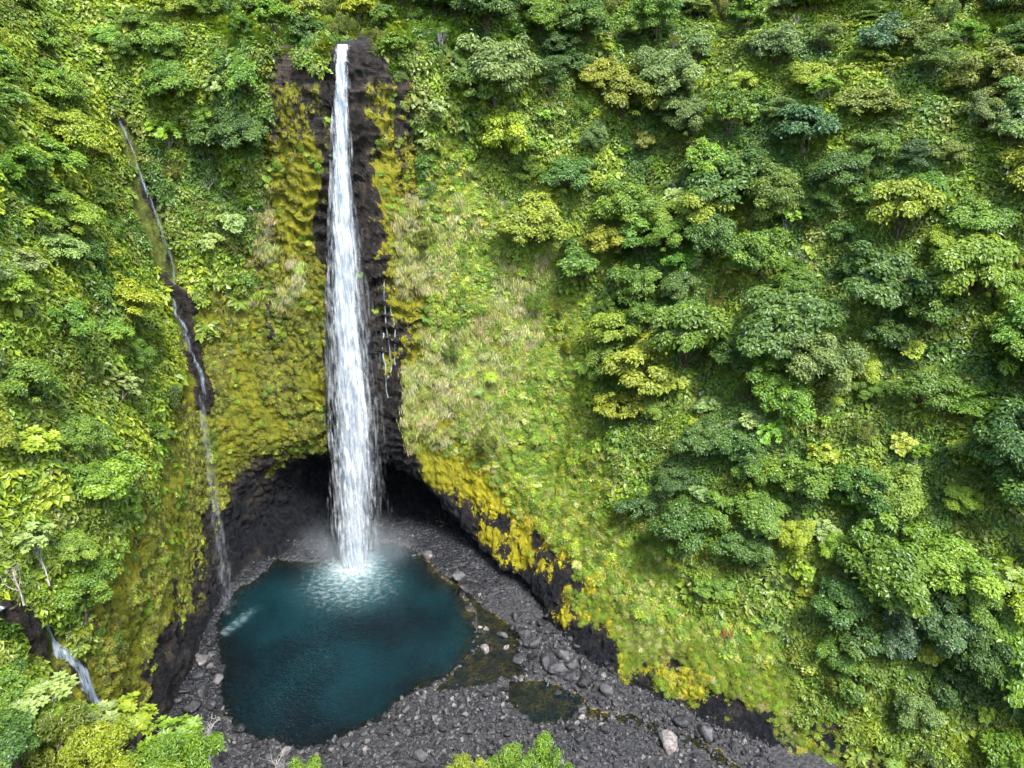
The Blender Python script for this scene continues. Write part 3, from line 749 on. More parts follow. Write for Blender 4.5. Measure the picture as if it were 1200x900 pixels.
def sample(prob, n, seed):
    r = np.random.default_rng(seed); w = FA*prob; w = w/w.sum()
    f = r.choice(len(FA), n, p=w); a, b = r.random(n)[:, None], r.random(n)[:, None]
    P = (A_[f]*(1-a)+B_[f]*a)*(1-b)+(D_[f]*(1-a)+C_[f]*a)*b
    return P, f
class Spacer:
    def __init__(s, cell=5.0): s.c = cell; s.g = {}
    def ok(s, p, d):
        k = tuple(int(math.floor(v/s.c)) for v in p)
        R_ = int(math.ceil(d/s.c))+1
        for i in range(-R_, R_+1):
            for j in range(-R_, R_+1):
                for l in range(-R_, R_+1):
                    for q, dq in s.g.get((k[0]+i, k[1]+j, k[2]+l), ()):
                        if (q[0]-p[0])**2+(q[1]-p[1])**2+(q[2]-p[2])**2 < (max(d, dq) if False else (d+dq)*.5)**2: return False
        s.g.setdefault(k, []).append((p, d)); return True
SP_ = Spacer()
THINGS = []     # (root, kind, tone, size, world point for the label)
FIRST = {}
def plant(kind, var, p, nrm, scale, color, tilt, rz, tone, size):
    parts = SPECIES[kind][var % len(SPECIES[kind])]
    h = Vector((nrm[0], nrm[1], 0)); 
    ax = Vector((0, 0, 1)).cross(h.normalized()) if h.length > .05 else Vector((1, 0, 0))
    q = Matrix.Rotation(tilt*min(1, h.length), 3, ax) @ Matrix.Rotation(rz, 3, 'Z')
    root = empty(kind, p, q.to_euler(), scale)
    root.scale = (scale*float(r3.uniform(.85, 1.22)), scale*float(r3.uniform(.85, 1.22)), scale*float(r3.uniform(.85, 1.15)))
    names = {'screw_pine': ('trunk', 'crown', 'dead_leaf_skirt'), 'dead_tree': ('branches',)}.get(kind, ('trunk', 'crown'))
    for nm, me in zip(names, parts):
        key = (me.name)
        if key in FIRST: o = FIRST[key].copy()
        else: o = bpy.data.objects.new(nm, me); FIRST[key] = o
        o.name = nm; o.color = (*color, 1); COL.objects.link(o); o.parent = root
    top = np.array(p)+np.array(q @ Vector((0, 0, {'tree_fern': 3.2, 'feathery_tree': 4.5}.get(kind, 6.5)*scale)))
    THINGS.append((root, kind, tone, size, top)); return root

PAL = {  # tone: base colour (leaf reflectance)
 'dark green': (.070, .142, .018), 'deep blue-green': (.062, .125, .036), 'mid green': (.115, .208, .018), 'grey-green': (.135, .205, .045),
 'olive green': (.145, .178, .020), 'bright green': (.158, .268, .020), 'yellow-green': (.235, .300, .022), 'pale green': (.215, .295, .080),
}
r3 = np.random.default_rng(33)
def jit(c, a=.14):
    k = 1+r3.normal(0, a*.6); return tuple(float(max(.008, v*k*(1+r3.normal(0, a*.35)))) for v in c)
def tone_pick(opts):
    k = list(opts); w_ = np.array([opts[q] for q in k], float); return k[r3.choice(len(k), p=w_/w_.sum())]

def grow(kind, n, prob, spacing, scl, tones, seed, tilt=.35, tries=14, fz=None):
    P, f = sample(prob, n*tries, seed); c = 0
    for p, i in zip(P, f):
        s = r3.uniform(*scl); 
        if not SP_.ok(tuple(p), spacing*s/((scl[0]+scl[1])*.5)): continue
        nr = FNv[i]; opts = tones(p, i) if callable(tones) else tones
        tone = tone_pick(opts)
        if kind in ('broadleaf_tree', 'feathery_tree') and i % 3:          # neighbours tend to be of one kind
            ks = sorted(opts, key=lambda q: sum(PAL[q])); cw = np.cumsum([opts[q] for q in ks]); tone = ks[int(np.searchsorted(cw/cw[-1], min(.999, max(0, .5+1.5*medf[i]))))]
        size = 'small' if s < scl[0]+(scl[1]-scl[0])*.33 else ('large' if s > scl[0]+(scl[1]-scl[0])*.72 else '')
        pp = p-np.array([nr[0], nr[1], 0])*.25-np.array([0, 0, {'broadleaf_tree': 2.1, 'layered_tree': 2.4, 'rosette_tree': 1.5, 'feathery_tree': 1.0, 'screw_pine': 1.0}.get(kind, .1)*s])
        plant(kind, int(r3.integers(0, 99)), tuple(map(float, pp)), nr, float(s), jit(PAL[tone]), tilt*r3.uniform(.5, 1.3), r3.uniform(0, 6.28), tone, size)
        c += 1
        if c >= n: break
    return c
def ftones(p, i):
    u, z = FU[i], p[2]
    if u < 7.5: return {'bright green': 3, 'mid green': 3, 'yellow-green': 1.5, 'pale green': 1}
    if u < 11.5: return {'mid green': 4, 'bright green': 2, 'dark green': 1, 'yellow-green': 1}
    if z > 112 and u > 13.6: return {'grey-green': 4, 'olive green': 2, 'mid green': 2.5, 'dark green': .8, 'yellow-green': 1, 'deep blue-green': .5}
    if lowf[i] > .18: return {'deep blue-green': .7, 'dark green': 3, 'mid green': 2}
    if lowf[i] < -.22: return {'yellow-green': 2, 'bright green': 2, 'mid green': 2}
    return {'mid green': 4, 'dark green': 2.6, 'bright green': 1.5, 'yellow-green': .6, 'grey-green': .8}
def off(poly, k): return [tuple(np.array(q)+(np.array([15, -70, 110.])-np.array(q))/np.linalg.norm(np.array([15, -70, 110.])-np.array(q))*k) for q in poly]
dstr = np.minimum.reduce([seg3(FC, off(SIDE[1:], k)) for k in (0, 3, 6, 9)]+[seg3(FC, CASC)])
dtree = np.minimum.reduce([seg3(FC, off(SIDE[1:], k)) for k in (0, 5, 10, 15)]+[seg3(FC, CASC)])
INF = INV*sstep(8.0, 9.0, dtree)
INV = INV*sstep(3.3, 4.4, dstr)
leftside = (FU < 11.2)*1.0; right = (FU >= 11.2)*1.0
steep = sstep(-.2, .15, FNv[:, 2])
cnt = {}
cnt['lay'] = grow('layered_tree', 26, INF*FOREST*right*(FZ_ > 38)*(.4+(lowf > .05)), 11, (.8, 1.25), {'deep blue-green': 1.6, 'grey-green': 2.2, 'dark green': 1.6, 'mid green': 1.6}, 201, .3)
cnt['b1'] = grow('broadleaf_tree', 215, INF*FOREST*right, 5.6, (.7, 1.75), ftones, 202, .45)
cnt['b2'] = grow('broadleaf_tree', 82, INF*FOREST*leftside*(FU > 5), 5.6, (.5, 1.15), ftones, 203, .5)
cnt['ros'] = grow('rosette_tree', 70, INF*FOREST*(.6+.8*(medf < -.05))*(FU > 5), 5.2, (.65, 1.1), {'yellow-green': 3, 'pale green': 2.5, 'bright green': 2}, 204, .45)
cnt['fin'] = grow('feathery_tree', 85, INF*np.maximum(FOREST, OPEN*.55*(FZ_ > 25))*(FU > 5)*(.6+.8*(medf > 0)), 4.8, (.65, 1.25), {'olive green': 3, 'grey-green': 2, 'mid green': 2, 'yellow-green': 1}, 205, .35)
cnt['fern'] = grow('tree_fern', 60, INF*np.maximum(FOREST*.8, OPEN*.5)*(FU > 5), 4.0, (.6, 1.1), {'bright green': 3, 'yellow-green': 3, 'pale green': 1.5}, 206, .3)
cnt['screw'] = grow('screw_pine', 12, INF*FOREST*(FZ_ > 96)*(FU > 9.5)*(FU < 15.5), 6, (.75, 1.15), {'olive green': 1, 'grey-green': 1}, 207, .3)
cnt['dead'] = grow('dead_tree', 12, INF*FOREST*(FZ_ > 40)*(FU > 8), 5, (.7, 1.1), {'pale green': 1}, 208, .4)
print('PLANTED', cnt)

# ------------------------------------------------------------------ low growth: nobody could count it
def clump(kind, seed):
    r = np.random.default_rng(seed); mat = MLS
    if kind == 'leafy':
        n = 170; d = rdir(n, r, -.1); pos = d*(.55+.6*r.random(n))[:, None]*np.array([1.15, 1.15, .85])
        V = leaf_quads(pos, d*.7+np.array([0, 0, .8])+r.normal(size=(n, 3))*.35, .42*r.uniform(.6, 1.3, n), .25, r)
        lv = np.clip(r.normal(.45, .18, n), 0, 1)
    elif kind == 'big':
        n = 60; d = rdir(n, r, 0); pos = d*(.4+.75*r.random(n))[:, None]*np.array([1.2, 1.2, .7])
        V = leaf_quads(pos, d*.5+np.array([0, 0, 1.])+r.normal(size=(n, 3))*.25, .72*r.uniform(.6, 1.3, n), .46, r, d-np.array([0, 0, .4]))
        lv = np.clip(r.normal(.5, .17, n), 0, 1)
    elif kind == 'fine':
        n = 260; d = rdir(n, r, 0); pos = d*(.5+.7*r.random(n))[:, None]*np.array([1, 1, 1.15])
        V = leaf_quads(pos, d*.8+np.array([0, 0, .6])+r.normal(size=(n, 3))*.5, .28*r.uniform(.6, 1.3, n), .13, r)
        lv = np.clip(r.normal(.45, .18, n), 0, 1)
    elif kind == 'shrub':
        V = []; lv = []
        for q in range(11):
            c = rdir(1, r, 0)[0]*r.uniform(.5, 1.5)*np.array([1.1, 1.1, .8]); pr = r.uniform(.55, 1.0); n = int(75*pr*pr)+18
            d = rdir(n, r, -.2); V.append(leaf_quads(c+d*pr*(.5+.55*r.random(n))[:, None], d*.7+np.array([0, 0, .8])+r.normal(size=(n, 3))*.35, .5*r.uniform(.6, 1.25, n), .29, r, d-np.array([0, 0, .5])))
            lv.append(np.clip(r.normal(.45, .15, n)+r.normal(0, .12), 0, 1))
        V = np.concatenate(V); lv = np.concatenate(lv)
    elif kind == 'frond':
        V, l = fronds(r, np.array([0, 0, .1]), 11, 1.35, .7, .42, .8, 9); V = np.concatenate(V); lv = np.concatenate(l)
    elif kind == 'grass':
        n = 120; b0 = r.normal(size=(n, 3))*np.array([.42, .42, .03]); d = rdir(n, r, .25); ln = r.uniform(.4, 1.0, n)
        N = unit(np.cross(d, r.normal(size=(n, 3))))
        V = leaf_quads(b0+d*(ln*.5)[:, None], N, ln, .07, r, d, .12); lv = np.clip(r.normal(.5, .2, n), 0, 1)
    elif kind == 'hang':     # straw or vines hanging down the rock
        n = 110; b0 = r.normal(size=(n, 3))*np.array([.6, .28, .35]); ln = r.uniform(.7, 1.9, n)
        d = np.tile([0, 0, -1.], (n, 1))+r.normal(size=(n, 3))*.22; d[:, 1] -= .18; d = unit(d)
        N = unit(np.tile([0, -1., .35], (n, 1))+r.normal(size=(n, 3))*.5)
        V = leaf_quads(b0+d*(ln*.4)[:, None]-np.array([0, .3, 0]), N, ln, .10, r, d, .03); lv = np.clip(r.normal(.5, .2, n), 0, 1)
    elif kind == 'moss':
        n = 90; d = rdir(n, r, -.2); d[:, 1] = -np.abs(d[:, 1]); pos = d*(.25+.35*r.random(n))[:, None]*np.array([1.25, .55, 1.5])
        V = leaf_quads(pos, d+np.array([0, -.2, .5])+r.normal(size=(n, 3))*.35, .26*r.uniform(.6, 1.3, n), .17, r, np.tile([0, 0, -1.], (n, 1))+r.normal(size=(n, 3))*.5)
        lv = np.clip(r.normal(.5, .17, n), 0, 1)
    me = leaf_mesh('clump_'+kind, V, lv, mat)
    return bpy.data.objects.new('clump_%s_%d' % (kind, seed), me)

def scatter_gn(name, protos, P, rot, scl, idx, tint, label, cat):
    c = bpy.data.collections.new(name+'_sources')
    for k, o in enumerate(protos):
        o.name = 'src_%02d_%s' % (k, name); c.objects.link(o)
    me = bpy.data.meshes.new(name); me.vertices.add(len(P)); me.vertices.foreach_set('co', np.asarray(P, np.float32).ravel()); me.update()
    attr(me, 'rot', rot, 'FLOAT_VECTOR'); attr(me, 'scl', scl); attr(me, 'pick', idx, 'INT')
    attr(me, 'tint', np.concatenate([tint, np.ones((len(P), 1))], 1), 'FLOAT_COLOR')
    ng = bpy.data.node_groups.new(name+'_spread', 'GeometryNodeTree')
    ng.interface.new_socket('Geometry', in_out='INPUT', socket_type='NodeSocketGeometry')
    ng.interface.new_socket('Geometry', in_out='OUTPUT', socket_type='NodeSocketGeometry')
    N = ng.nodes.new; L = ng.links.new
    gi, go = N('NodeGroupInput'), N('NodeGroupOutput')
    ci = N('GeometryNodeCollectionInfo'); ci.inputs['Collection'].default_value = c; ci.inputs['Separate Children'].default_value = True; ci.inputs['Reset Children'].default_value = True
    ip = N('GeometryNodeInstanceOnPoints'); ip.inputs['Pick Instance'].default_value = True
    def na(nm, t):
        x = N('GeometryNodeInputNamedAttribute'); x.data_type = t; x.inputs['Name'].default_value = nm; return x.outputs[0]
    L(gi.outputs[0], ip.inputs['Points']); L(ci.outputs[0], ip.inputs['Instance'])
    L(na('pick', 'INT'), ip.inputs['Instance Index'])
    e = N('FunctionNodeEulerToRotation'); L(na('rot', 'FLOAT_VECTOR'), e.inputs[0]); L(e.outputs[0], ip.inputs['Rotation'])
    L(na('scl', 'FLOAT'), ip.inputs['Scale']); L(ip.outputs[0], go.inputs[0])
    o = link(bpy.data.objects.new(name, me)); md = o.modifiers.new('spread', 'NODES'); md.node_group = ng
    tag(o, label, cat, kind='stuff'); return o
def surf_rot(nr, r, up=.6, spin=True):
    """euler angles standing a clump on a slope, leaning from the normal towards the vertical"""
    d = unit(nr*(1-up)+np.array([0, 0, 1.])*up); a = r.uniform(0, 6.28, len(nr)); out = np.empty((len(nr), 3))
    for k in range(len(nr)):
        q = Vector((0, 0, 1)).rotation_difference(Vector(d[k])) @ Euler((0, 0, a[k] if spin else 0)).to_quaternion()
        out[k] = q.to_euler()
    return out
def wall_rot(nr, r):
    """clump's -Y faces out of the wall, Z stays up"""
    a = np.arctan2(nr[:, 1], nr[:, 0])+np.pi/2+r.normal(0, .25, len(nr)); return np.stack([r.normal(0, .12, len(nr)), r.normal(0, .12, len(nr)), a], -1)
def tints(r, names, w_, n, var=.2):
    C = np.array([CPAL[k] for k in names]); i = r.choice(len(names), n, p=np.array(w_)/sum(w_))
    return np.clip(C[i]*(1+r.normal(0, var, (n, 1)))*(1+r.normal(0, var*.3, (n, 3))), .006, .9)
CPAL = dict(PAL); CPAL.update({'straw': (.45, .44, .22), 'dry green': (.32, .36, .085), 'fresh grass': (.26, .365, .045), 'lime': (.30, .375, .030),
  'moss': (.200, .212, .016), 'moss dark': (.108, .128, .013), 'moss yellow': (.36, .33, .014), 'brown': (.20, .16, .085)})
rr_ = np.random.default_rng(77)
# bushes and ferns between and under the trees
P, f = sample(INV*np.maximum(FOREST, FVEG*(FU < 12)*.9)*(FU > 3), 30000, 301)
n = len(P); dk = np.clip(lowf[f]*1.2+.5, 0, 1)
ord_ = np.array([CPAL[k] for k in ['dark green', 'mid green', 'olive green', 'bright green', 'yellow-green']])
lev = np.clip(.45+1.1*medf[f]+.5*(FU[f] < 11)*.3+rr_.normal(0, .16, n), 0, .999)*4
l0 = lev.astype(int); t1 = (ord_[l0]*(1-(lev-l0))[:, None]+ord_[l0+1]*(lev-l0)[:, None])*(1+rr_.normal(0, .12, (n, 1)))
idx = rr_.choice(8, n, p=[.16, .16, .12, .10, .14, .12, .12, .08])
protos = [clump('leafy', 1), clump('leafy', 2), clump('big', 3), clump('big', 4), clump('fine', 5), clump('fine', 6), clump('frond', 7), clump('grass', 8)]
scatter_gn('undergrowth', protos, P+FNv[f]*.2, surf_rot(FNv[f], rr_, .5), (.8+2.2*rr_.random(n)**1.6)*(1+.3*(medf[f])), idx, t1,
   'tangle of green bushes, ferns and creepers filling the ground between the trees', 'undergrowth')
P, f = sample(INV*np.maximum(FOREST, FVEG*(FU < 12)*.8)*(FU > 3), 5200, 307); n = len(P)
lev = np.clip(.40+1.0*medf[f]+.12*(FU[f] < 11)+rr_.normal(0, .2, n), 0, .999)*4
l0 = lev.astype(int); t1 = (ord_[l0]*(1-(lev-l0))[:, None]+ord_[l0+1]*(lev-l0)[:, None])*(1+rr_.normal(0, .1, (n, 1)))
scatter_gn('shrubbery', [clump('shrub', 61), clump('shrub', 62), clump('shrub', 63), clump('shrub', 64)], P-np.array([0, 0, .5]), surf_rot(FNv[f], rr_, .55), rr_.uniform(.8, 1.9, n), rr_.choice(4, n), t1,
   'rounded green shrubs crowding between the trees on the slopes', 'shrubs')
# light scrub on the open slope right of the fall
P, f = sample(INV*OPEN*(FZ_ > 14)*(.35+sstep(-.15, .25, medf)), 4200, 302); n = len(P)
t1 = tints(rr_, ['yellow-green', 'bright green', 'lime', 'mid green', 'dry green'], [2.5, 2.5, 1.6, 1.4, 1.5], n)
protos = [clump('leafy', 11), clump('leafy', 12), clump('fine', 13), clump('frond', 14), clump('big', 15)]
scatter_gn('scrub', protos, P+FNv[f]*.1, surf_rot(FNv[f], rr_, .55), rr_.uniform(.5, 1.35, n), rr_.choice(5, n, p=[.3, .26, .2, .14, .1]), t1,
   'light yellow-green scrub and small ferns on the open slope right of the waterfall', 'scrub')
# grass: straw on the cliff, fresh green on the bank
drym = ((FU > 12.15) & (FU < 13.6))*sstep(34, 48, FZ_)*sstep(112, 88, FZ_)*sstep(.15, -.15, medf)
dryl = ((FU > 9.75) & (FU < 10.55))*sstep(76, 84, FZ_)*sstep(116, 104, FZ_)*sstep(.2, -.1, medf)*.8
P, f = sample(INV*np.maximum(drym, dryl), 3600, 303); n = len(P)
scatter_gn('dry_grass', [clump('grass', 21), clump('hang', 22), clump('hang', 23)], P, np.where((rr_.random(n) < .35)[:, None], surf_rot(FNv[f], rr_, .3), wall_rot(FNv[f], rr_)), rr_.uniform(.6, 1.5, n),
   rr_.choice(3, n, p=[.3, .35, .35]), tints(rr_, ['straw', 'dry green', 'fresh grass'], [2.6, 2.2, .5], n), 'pale straw-coloured grass hanging in tufts on the cliff on both sides of the waterfall', 'dry grass')
P, f = sample(INV*OPEN*(.5+1.0*sstep(40, 20, FZ_)), 15000, 304); n = len(P)
fresh = sstep(.25, -.25, medf[f]+rr_.normal(0, .15, n))
t1 = np.where((rr_.random(n) < .35+.55*fresh)[:, None], tints(rr_, ['fresh grass', 'lime', 'bright green'], [2.2, 1.2, 1.2], n), tints(rr_, ['dry green', 'fresh grass', 'straw'], [2.5, 1, .7], n))
scatter_gn('grass', [clump('grass', 31), clump('grass', 32), clump('fine', 33)], P, surf_rot(FNv[f], rr_, .45), rr_.uniform(.35, .95, n), rr_.choice(3, n, p=[.42, .42, .16]), t1,
   'bright green and yellowing grass covering the open bank above the stream', 'grass')
# moss cushions on the wet walls
mp = (1-FVEG)*np.clip(FMOSS-.35, 0, 1)*sstep(.6, .1, FDARK)*(1-FSTR*.9)*sstep(-.02, .2, fbm(FC*np.array([.16, .16, .09]), 4, 111))
P, f = sample(INV*mp*(1+1.6*FYEL*(FU > 12.9))*(1-.75*((FU > 9.9) & (FU < 12.9))*sstep(70, 105, FZ_)), 10500, 305); n = len(P); ye = FYEL[f][:, None]
t1 = tints(rr_, ['moss', 'moss dark', 'lime'], [3, 1.6, .25], n)*(1-ye)+tints(rr_, ['moss yellow'], [1], n)*ye
scatter_gn('wall_moss', [clump('moss', 41), clump('moss', 42), clump('moss', 43)], P, wall_rot(FNv[f], rr_), rr_.uniform(.5, 1.5, n), rr_.choice(3, n), t1,
   'yellow-green moss cushions covering the wet walls around the pool', 'moss')
P, f = sample(INV*(1-FVEG)*(1-FSTR)*sstep(.5, .1, FDARK)*(FZ_ > 30)*(FU < 13.4)*sstep(.05, .35, fbm(FC*.2, 3, 121)), 620, 306); n = len(P)
scatter_gn('cliff_ferns', [clump('leafy', 51), clump('frond', 52), clump('hang', 53), clump('big', 54)], P, surf_rot(FNv[f], rr_, .4), rr_.uniform(.4, 1.0, n), rr_.choice(4, n, p=[.35, .3, .2, .15]),
   tints(rr_, ['bright green', 'mid green', 'yellow-green', 'olive green'], [2, 2, 1.5, 1], n), 'small ferns and tufts clinging to the mossy cliff', 'ferns')
# ------------------------------------------------------------------ boulders and rubble
import bmesh
def mat_rock(name, src):
    m, nt = new_mat(name); b = NB(nt); P = b.pos()
    rnd = b.n('ShaderNodeObjectInfo').outputs['Random'] if src == 'object' else b.attr('tint', 'INSTANCER', 2)
    n1 = b.noise(P, .9, 4, .65); n2 = b.noise(P, 4, 4, .7)
    c = b.mix(b.ramp(n1, .35, .65), (.011, .0125, .015), (.040, .042, .047))
    c = b.mix(b.math('MULTIPLY', b.ramp(n2, .5, .72), .55), c, (.115, .113, .112))
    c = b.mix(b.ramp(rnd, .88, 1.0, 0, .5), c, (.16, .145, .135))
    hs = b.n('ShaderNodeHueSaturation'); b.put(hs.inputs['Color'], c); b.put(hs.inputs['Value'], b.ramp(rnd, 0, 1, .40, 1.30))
    z = b.n('ShaderNodeSeparateXYZ'); b.put(z.inputs[0], P)
    b.out(b.pbr(hs.outputs[0], b.ramp(n1, .3, .7, .38, .75), b.bump(b.math('ADD', n1, b.math('MULTIPLY', n2, .4)), .6, .25), .45)); return m
MRK = mat_rock('basalt_boulder', 'object'); MRKS = mat_rock('basalt_rubble', 'instancer')
def mat_pale():
    m, nt = new_mat('pale_boulder'); b = NB(nt); P = b.pos()
    n1 = b.noise(P, 1.2, 4, .65)
    b.out(b.pbr(b.mix(b.ramp(n1, .35, .65), (.085, .08, .078), (.23, .21, .20)), .7, b.bump(n1, .6, .3), .3)); return m
MPALE = mat_pale()
def rock_mesh(seed, mat, sub=True):
    r = np.random.default_rng(seed); bm = bmesh.new()
    n = 15
    for d in unit(r.normal(size=(n, 3))): bm.verts.new(d*r.uniform(.8, 1.1)*np.array([1.0, r.uniform(.7, .95), r.uniform(.55, .85)]))
    bmesh.ops.convex_hull(bm, input=bm.verts[:])
    for v in [v for v in bm.verts if not v.link_faces]: bm.verts.remove(v)
    if sub:
        bmesh.ops.bevel(bm, geom=bm.edges[:], offset=.09, segments=1, affect='EDGES', profile=.6)
        bmesh.ops.triangulate(bm, faces=bm.faces[:])
        bmesh.ops.subdivide_edges(bm, edges=[e for e in bm.edges if e.calc_length() > .28], cuts=1, use_grid_fill=False)
        V = np.array([v.co[:] for v in bm.verts]); dd = fbm(V*1.7+seed*3.1, 3, seed)*.13
        for v, k in zip(bm.verts, dd): v.co *= 1+float(k)
    me = bpy.data.meshes.new('boulder'); bm.to_mesh(me); bm.free(); me.materials.append(mat)
    return me
ROCKS = [rock_mesh(500+k, MRK) for k in range(9)]
PALES = [rock_mesh(530+k, MPALE) for k in range(3)]
fbv = BVHTree.FromPolygons(fV.tolist(), fF.tolist())
rb = np.random.default_rng(88)
def floor_z(x, y):
    h = fbv.ray_cast(Vector((x, y, 60)), Vector((0, 0, -1))); g = h[0].z if h[0] is not None else 0
    h = TBV.ray_cast(Vector((x, y, 14)), Vector((0, 0, -1)))
    return max(g, h[0].z) if h[0] is not None else g
SPR = Spacer(2.5)
def boulder(x, y, s, label, group, pale=False, sink=.25, force=False, name='boulder'):
    z = floor_z(x, y)
    if not SPR.ok((x, y, 0), s*1.7) and not force: return None
    me = PALES[rb.integers(0, 3)] if pale else ROCKS[rb.integers(0, 9)]
    o = link(bpy.data.objects.new(name, me)); o.location = (x, y, z+s*(.5-sink)); o.scale = (s*rb.uniform(.85, 1.2), s*rb.uniform(.85, 1.2), s*rb.uniform(.8, 1.1))
    o.rotation_euler = (rb.normal(0, .3), rb.normal(0, .3), rb.uniform(0, 6.28))
    tag(o, label, 'boulder', group); return o
GB = 'boulders round the pool'
for x, y, s, pale, lab in [
  (26.9, 15.0, 1.7, True, 'pale cracked boulder at the right shore of the pool, palest of them all'),
  (29.5, 18.5, 3.0, False, 'dark boulder between the pale cracked boulder and the cave'),
  (31.5, 20.5, 2.3, False, 'upper dark boulder of the cluster on the gravel right of the cave'),
  (27.5, 22.5, 2.2, False, 'low dark boulder on the gravel just above the pale cracked boulder'),
  (34.5, 3.6, 1.1, True, 'small pale boulder in the amber shallows, left one of a pair'),
  (36.1, 2.6, 1.2, True, 'small pale boulder in the amber shallows, right one of a pair'),
  (43.0, 3.1, 1.7, False, 'round blue-grey boulder beside the dark ledge at the right shore'),
  (40.4, .6, 2.0, False, 'flat-topped grey boulder where the amber shallows meet the right bank'),
  (35.7, -4.6, 2.1, True, 'pale brown boulder standing alone in the shallows at the right shore'),
  (41.4, -3.5, 1.3, True, 'pale boulder wedged between dark ones on the right bank'),
  (44.7, -8.0, 2.0, False, 'dark angular boulder at the right end of the amber shallows'),
  (46.3, .5, 2.6, False, 'shiny black boulder under the yellow moss overhang, uppermost of the heap'),
  (49.6, -3.5, 3.3, False, 'big square black boulder below the yellow moss, topmost in its heap'),
  (51.8, -10.0, 3.6, False, 'largest rounded black boulder of the heap on the right bank'),
  (47.6, -3.4, 2.4, False, 'upright black boulder leaning on the big square one'),
  (48.2, -8.0, 2.0, False, 'black boulder filling the gap left of the largest rounded one'),
  (54.8, -12.5, 2.6, False, 'black boulder right of the largest rounded one on the bank'),
  (57.5, -14.0, 2.2, False, 'black boulder under the low mossy slope above the amber side pool'),
  (54.0, -18.2, 1.5, False, 'flat brownish boulder standing in the middle of the amber side pool'),
  (57.8, -19.0, 1.2, False, 'small dark boulder at the right rim of the amber side pool'),
  (59.5, -23.4, 1.8, False, 'bluish boulder where the stream leaves the amber side pool'),
  (66.0, -19.0, 2.2, False, 'dark boulder at the foot of the grassy bank beside the stream'),
  (82.0, -27.0, 3.2, False, 'big dark slab at the stream bend below the grassy bank'),
  (86.5, -30.0, 3.4, False, 'black block at the far right end of the stream'),
  (77.0, -33.0, 3.6, True, 'broad pale flat rock on the near side of the stream'),
  (38.1, -27.0, 2.0, False, 'squarish boulder on the stony bar above the bright bush'),
  (-34.0, -14.5, 1.8, False, 'dark boulder on the rock ledge at the left shore, upper of two'),
  (-31.2, -19.5, 2.2, False, 'dark boulder on the rock ledge at the left shore, lower of two'),
  (-37.0, -8.0, 1.6, False, 'small boulder at the foot of the mossy left wall'),
  (-35.5, -3.0, 2.2, False, 'dark block between the mossy left wall and the pool, uppermost on the ledge'),
  (-34.8, -10.0, 2.6, False, 'broad dark block on the left ledge below the uppermost one'),
  (-31.5, -24.5, 2.6, False, 'dark block at the near end of the left ledge'),
  (-27.5, -29.0, 2.2, False, 'dark block at the near left corner of the pool'),
  (55.5, -8.5, 3.2, False, 'black block half sunk in the yellow moss above the right heap'),
  (58.5, -10.5, 2.4, False, 'black block at the moss edge right of the half sunk one'),
  (61.0, -15.5, 2.8, False, 'big black block at the bank foot above the stream head'),
  (63.8, -17.5, 2.2, False, 'black block below the grassy bank next to the big one at the stream head'),
  (44.0, 6.0, 2.4, False, 'black boulder under the dark overhang at the right shore'),
  (12.5, 33.5, 1.6, False, 'dark boulder at the pool edge just right of the falling water'),
  (17.5, 33.0, 2.0, False, 'dark boulder at the cave mouth a little right of the waterfall base'),
  (-9.5, 35.0, 2.2, False, 'wet boulder in the cave just left of the waterfall base'),
]: boulder(x, y, s, lab, GB, pale, force=True)
nb_ = 0
for _ in range(9000):
    if nb_ >= 235: break
    x = rb.uniform(-36, 96); y = rb.uniform(-46, 6); p2 = np.array([[x, y]])
    d1 = seg_dist(p2, POOL)[0]; d2 = seg_dist(p2, SHELF)[0]; d3 = seg_dist(p2, SIDEP)[0]; d4 = seg_dist(p2, STREAM, False)[0]
    if min(d1, d2, d3, d4-1.0) < .2 or d1 > 40: continue
    px, py, _d = project(np.array([x, y, .5]))
    if not (-10 < px < 1210 and py < 925): continue
    if floor_z(x, y) > 3.5: continue
    s = rb.choice([.85, 1.05, 1.3, 1.65], p=[.34, .36, .22, .08])
    right_side = x > 58
    lab = ('dark boulder among the many strewn along both sides of the stream' if right_side else
           ('dark grey boulder among the many heaped on the stony bar at the near shore' if x > -16 else 'dark boulder among those lining the left shore below the mossy wall'))
    gr = 'boulders along the stream' if right_side else ('boulders of the near bar' if x > -16 else 'boulders of the left shore')
    if boulder(x, y, s, lab, gr, rb.random() < .05, sink=-.05) is not None: nb_ += 1
# rubble nobody could count
n = 26000; X = rb.uniform(-40, 100, n); Y = rb.uniform(-47, 50, n); P2 = np.stack([X, Y], -1)
dw = np.minimum(np.minimum(seg_dist(P2, POOL), seg_dist(P2, SHELF)), np.minimum(seg_dist(P2, SIDEP), seg_dist(P2, STREAM, False)-1.0))
k = (dw > -.3-2.6*rb.random(n)**4) & ((Y < 2) | (rb.random(n) < .3)); X, Y = X[k], Y[k]; n = len(X)
ix = np.clip(np.searchsorted(gx, X), 0, len(gx)-1); iy = np.clip(np.searchsorted(gy, Y), 0, len(gy)-1)
PR = np.stack([X, Y, bed[ix, iy]+.08], -1)
S_ = .26+.62*rb.random(n)**1.8
scatter_gn('rubble', [bpy.data.objects.new('rubble_%d' % q, rock_mesh(560+q, MRKS, False)) for q in range(5)], PR, rb.uniform(0, 6.28, (n, 3)), S_, rb.integers(0, 5, n), (rb.random((n, 1))*np.where(((Y > 18) | (X < -24))[:, None], .15, 1.0))*np.ones((1, 3)),  # cave rubble carries the cave's shade in its tint; left shore darker too
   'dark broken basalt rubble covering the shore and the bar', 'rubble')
# blocks of black rock showing through the moss above the right shore
PLANTLESS = 0

